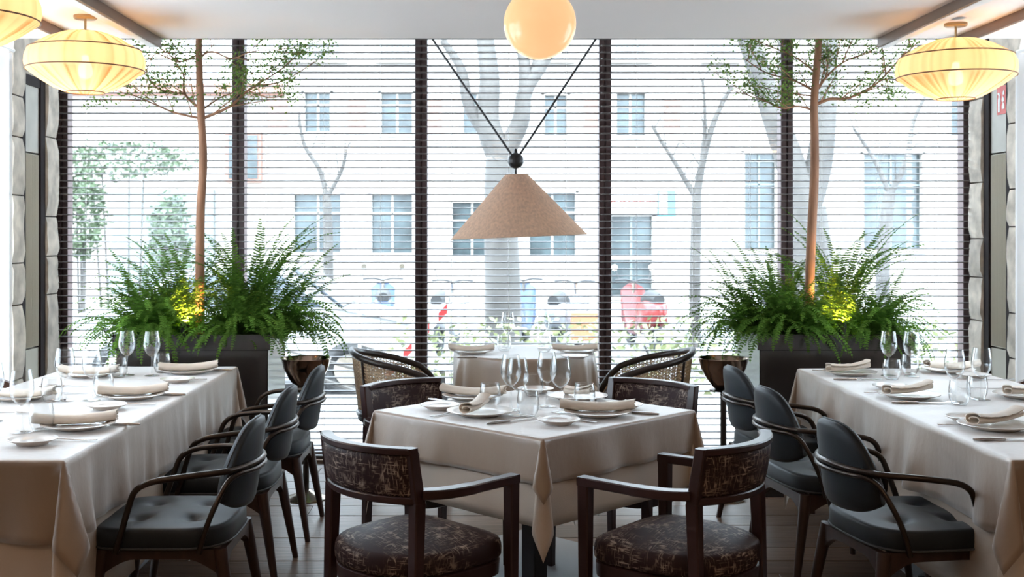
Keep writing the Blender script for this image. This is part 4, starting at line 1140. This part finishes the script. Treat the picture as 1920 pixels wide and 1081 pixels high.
def wheel(r_, w_, x, y_, z):
    V = tube([(x, y_+r_*.78*cos(2*pi*k_/20), z+r_*.78*sin(2*pi*k_/20)) for k_ in range(20)], r_*.22, 8, True)
    return V
def car(x, y_, rz, m, label):
    t = empty('parked_car', (x, y_, GZ), rz, label, 'car', 'cars parked on the street')
    # body side profile (length along x), lofted across the width
    prof = [(-2.0, .35), (-2.05, .62), (-1.95, .86), (-1.2, .95), (-.75, 1.38), (.55, 1.42), (1.15, .98), (1.95, .82), (2.05, .55), (2.0, .32)]
    rings = []
    for yy, s_, dz in ((-.82, .96, .02), (-.86, .99, 0), (-.70, 1.0, .0), (.70, 1.0, .0), (.86, .99, 0), (.82, .96, .02)):
        rings.append([(px*s_, (yy*.84 if pz > 1 else yy), pz-dz if pz > 1 else pz) for px, pz in prof])
    one(loft(rings), 'body', m, t, 35)
    for sg in (-1, 1):
        one(loft([[(-1.0, sg*.835, .98), (-.66, sg*.735, 1.32), (.48, sg*.735, 1.35), (.96, sg*.835, 1.0)], [(-1.0, sg*.845, .98), (-.66, sg*.745, 1.32), (.48, sg*.745, 1.35), (.96, sg*.845, 1.0)]]), 'side_window', M['carglass'], t, 20)
    one(loft([[(-1.19, y2, .975), (-.79, y2*.85, 1.36), (-.80, y2*.85, 1.38), (-1.21, y2, .985)] for y2 in (-.72, .72)]), 'rear_window', M['carglass'], t, 20)
    one(loft([[(1.14, y2, 1.0), (.60, y2*.85, 1.40), (.62, y2*.85, 1.42), (1.17, y2, 1.005)] for y2 in (-.72, .72)]), 'windscreen', M['carglass'], t, 20)
    for wx in (-1.25, 1.25):
        for sg in (-1, 1):
            o = one(tube([(wx+.24*cos(2*pi*k_/20), sg*.80, .31+.24*sin(2*pi*k_/20)) for k_ in range(20)], .075, 8, True), 'wheel', M['tyre'], t, 70)
            one(xf(lathe([(.001, 0), (.17, .0), (.17, .02), (.001, .03)], 14), Matrix.Translation((wx, sg*.80, .31)) @ Matrix.Rotation(-sg*pi/2, 4, 'X')), 'hub', M['chrome'], o)
car(-2.7, 13.2, 0, M['carwhite'], 'white parked car on the street behind the second blind')
car(-7.4, 13.9, 0, M['carpaint'], 'silver parked car on the street behind the left planter')
def scooter(x, y_, rz, m, label):
    t = empty('motor_scooter', (x, y_, GZ), rz, label, 'motor scooter', 'scooters parked on the street')
    for wx in (-.60, .62): one(tube([(wx+.19*cos(2*pi*k_/18), 0, .24+.19*sin(2*pi*k_/18)) for k_ in range(18)], .05, 8, True), 'wheel', M['tyre'], t, 70)
    rings = []
    for px, w2, z0, z1 in ((-.88, .04, .58, .70), (-.78, .14, .42, .76), (-.5, .17, .34, .78), (-.15, .16, .26, .72), (.0, .15, .22, .40), (.28, .16, .22, .34), (.42, .18, .26, .62), (.50, .20, .40, .95), (.56, .06, .5, 1.0)):
        rings.append([(px, -w2, z0+.04), (px, -w2*.8, z0), (px, w2*.8, z0), (px, w2, z0+.04), (px, w2, z1-.05), (px, w2*.7, z1), (px, -w2*.7, z1), (px, -w2, z1-.05)])
    one(loft(rings), 'body', m, t, 50)
    one(tube([(-.80, 0, .80), (-.45, 0, .82), (-.12, 0, .77)], [.09, .13, .08], 10), 'seat', M['tyre'], t, 60)
    one(tube([(.63, 0, .24), (.55, 0, .62), (.46, 0, 1.02)], .03, 8), 'fork', M['chrome'], t)
    one(tube(smooth_path([(.40, -.33, 1.05), (.46, -.15, 1.06), (.47, 0, 1.03), (.46, .15, 1.06), (.40, .33, 1.05)], 3), .017, 8), 'handlebar', M['black'], t)
    for sg in (-1, 1):
        o = one(tube([(.44, sg*.24, 1.06), (.48, sg*.30, 1.22)], .008, 6), 'mirror_stalk', M['black'], t); one(lathe([(.001, 0), (.05, .0), (.05, .02), (.001, .03)], 12, 0, 0, 0), 'mirror', M['chrome'], o, 40, (.48, sg*.31, 1.25), (0, pi/2, 0))
    one(loft([[(.53, -.17, .98), (.50, -.15, 1.34), (.505, .15, 1.34), (.535, .17, .98)], [(.54, -.17, .98), (.51, -.15, 1.34), (.515, .15, 1.34), (.545, .17, .98)]]), 'screen', M['pane'], t)
    one(lathe([(.001, .03), (.06, .02), (.07, 0), (.001, 0)], 14), 'headlight', M['signwhite'], t, 40, (.56, 0, .86), (0, pi/2, 0))
for i, (x, y_, rz, mm, lb_) in enumerate([(-.55, 17.6, 80, 'carwhite', 'white scooter parked left of the plane tree'), (.55, 18.2, 75, 'scooterblue', 'dark blue scooter parked behind the plane tree'),
        (1.3, 17.4, 70, 'carpaint', 'grey scooter parked right of the plane tree'), (2.5, 17.8, 100, 'scooterred', 'red scooter parked before the blue shop front'), (4.3, 17.2, 80, 'carwhite', 'white scooter parked right of the shop front'), (-1.6, 18.3, 95, 'scooterblue', 'dark blue scooter at the left end of the row')]):
    scooter(x, y_, radians(rz), M[mm], lb_)
# striped barrier tape between two posts
bt = empty('barrier', (-.62, 9.6, -.04), 0, 'red and white striped barrier tape sloping between two thin posts outside', 'barrier')
p0, p1 = Vector((-.42, 0, .04)), Vector((.32, 0, .86))
for px in (p0.x, p1.x): one(tube([(px, .02, 0), (px, .02, 1.0)], .014, 8), 'post', M['pave'], bt)
for i in range(10):
    a, b = p0.lerp(p1, i/10), p0.lerp(p1, (i+1)/10); s1 = Vector((0, 0, .04))
    one(loft([[a-s1, b-s1, b+s1, a+s1], [q+Vector((0, .003, 0)) for q in (a-s1, b-s1, b+s1, a+s1)]]), 'stripe', M['tapered'] if i % 2 else M['signwhite'], bt, 0)
o = one(box(-.25, .25, -.03, .03, 0, .42, .02), 'orange_board', M['orange'], None, 30, (1.52, 16.4, GZ+.25)); tag(o, 'orange board standing among the scooters', 'board')
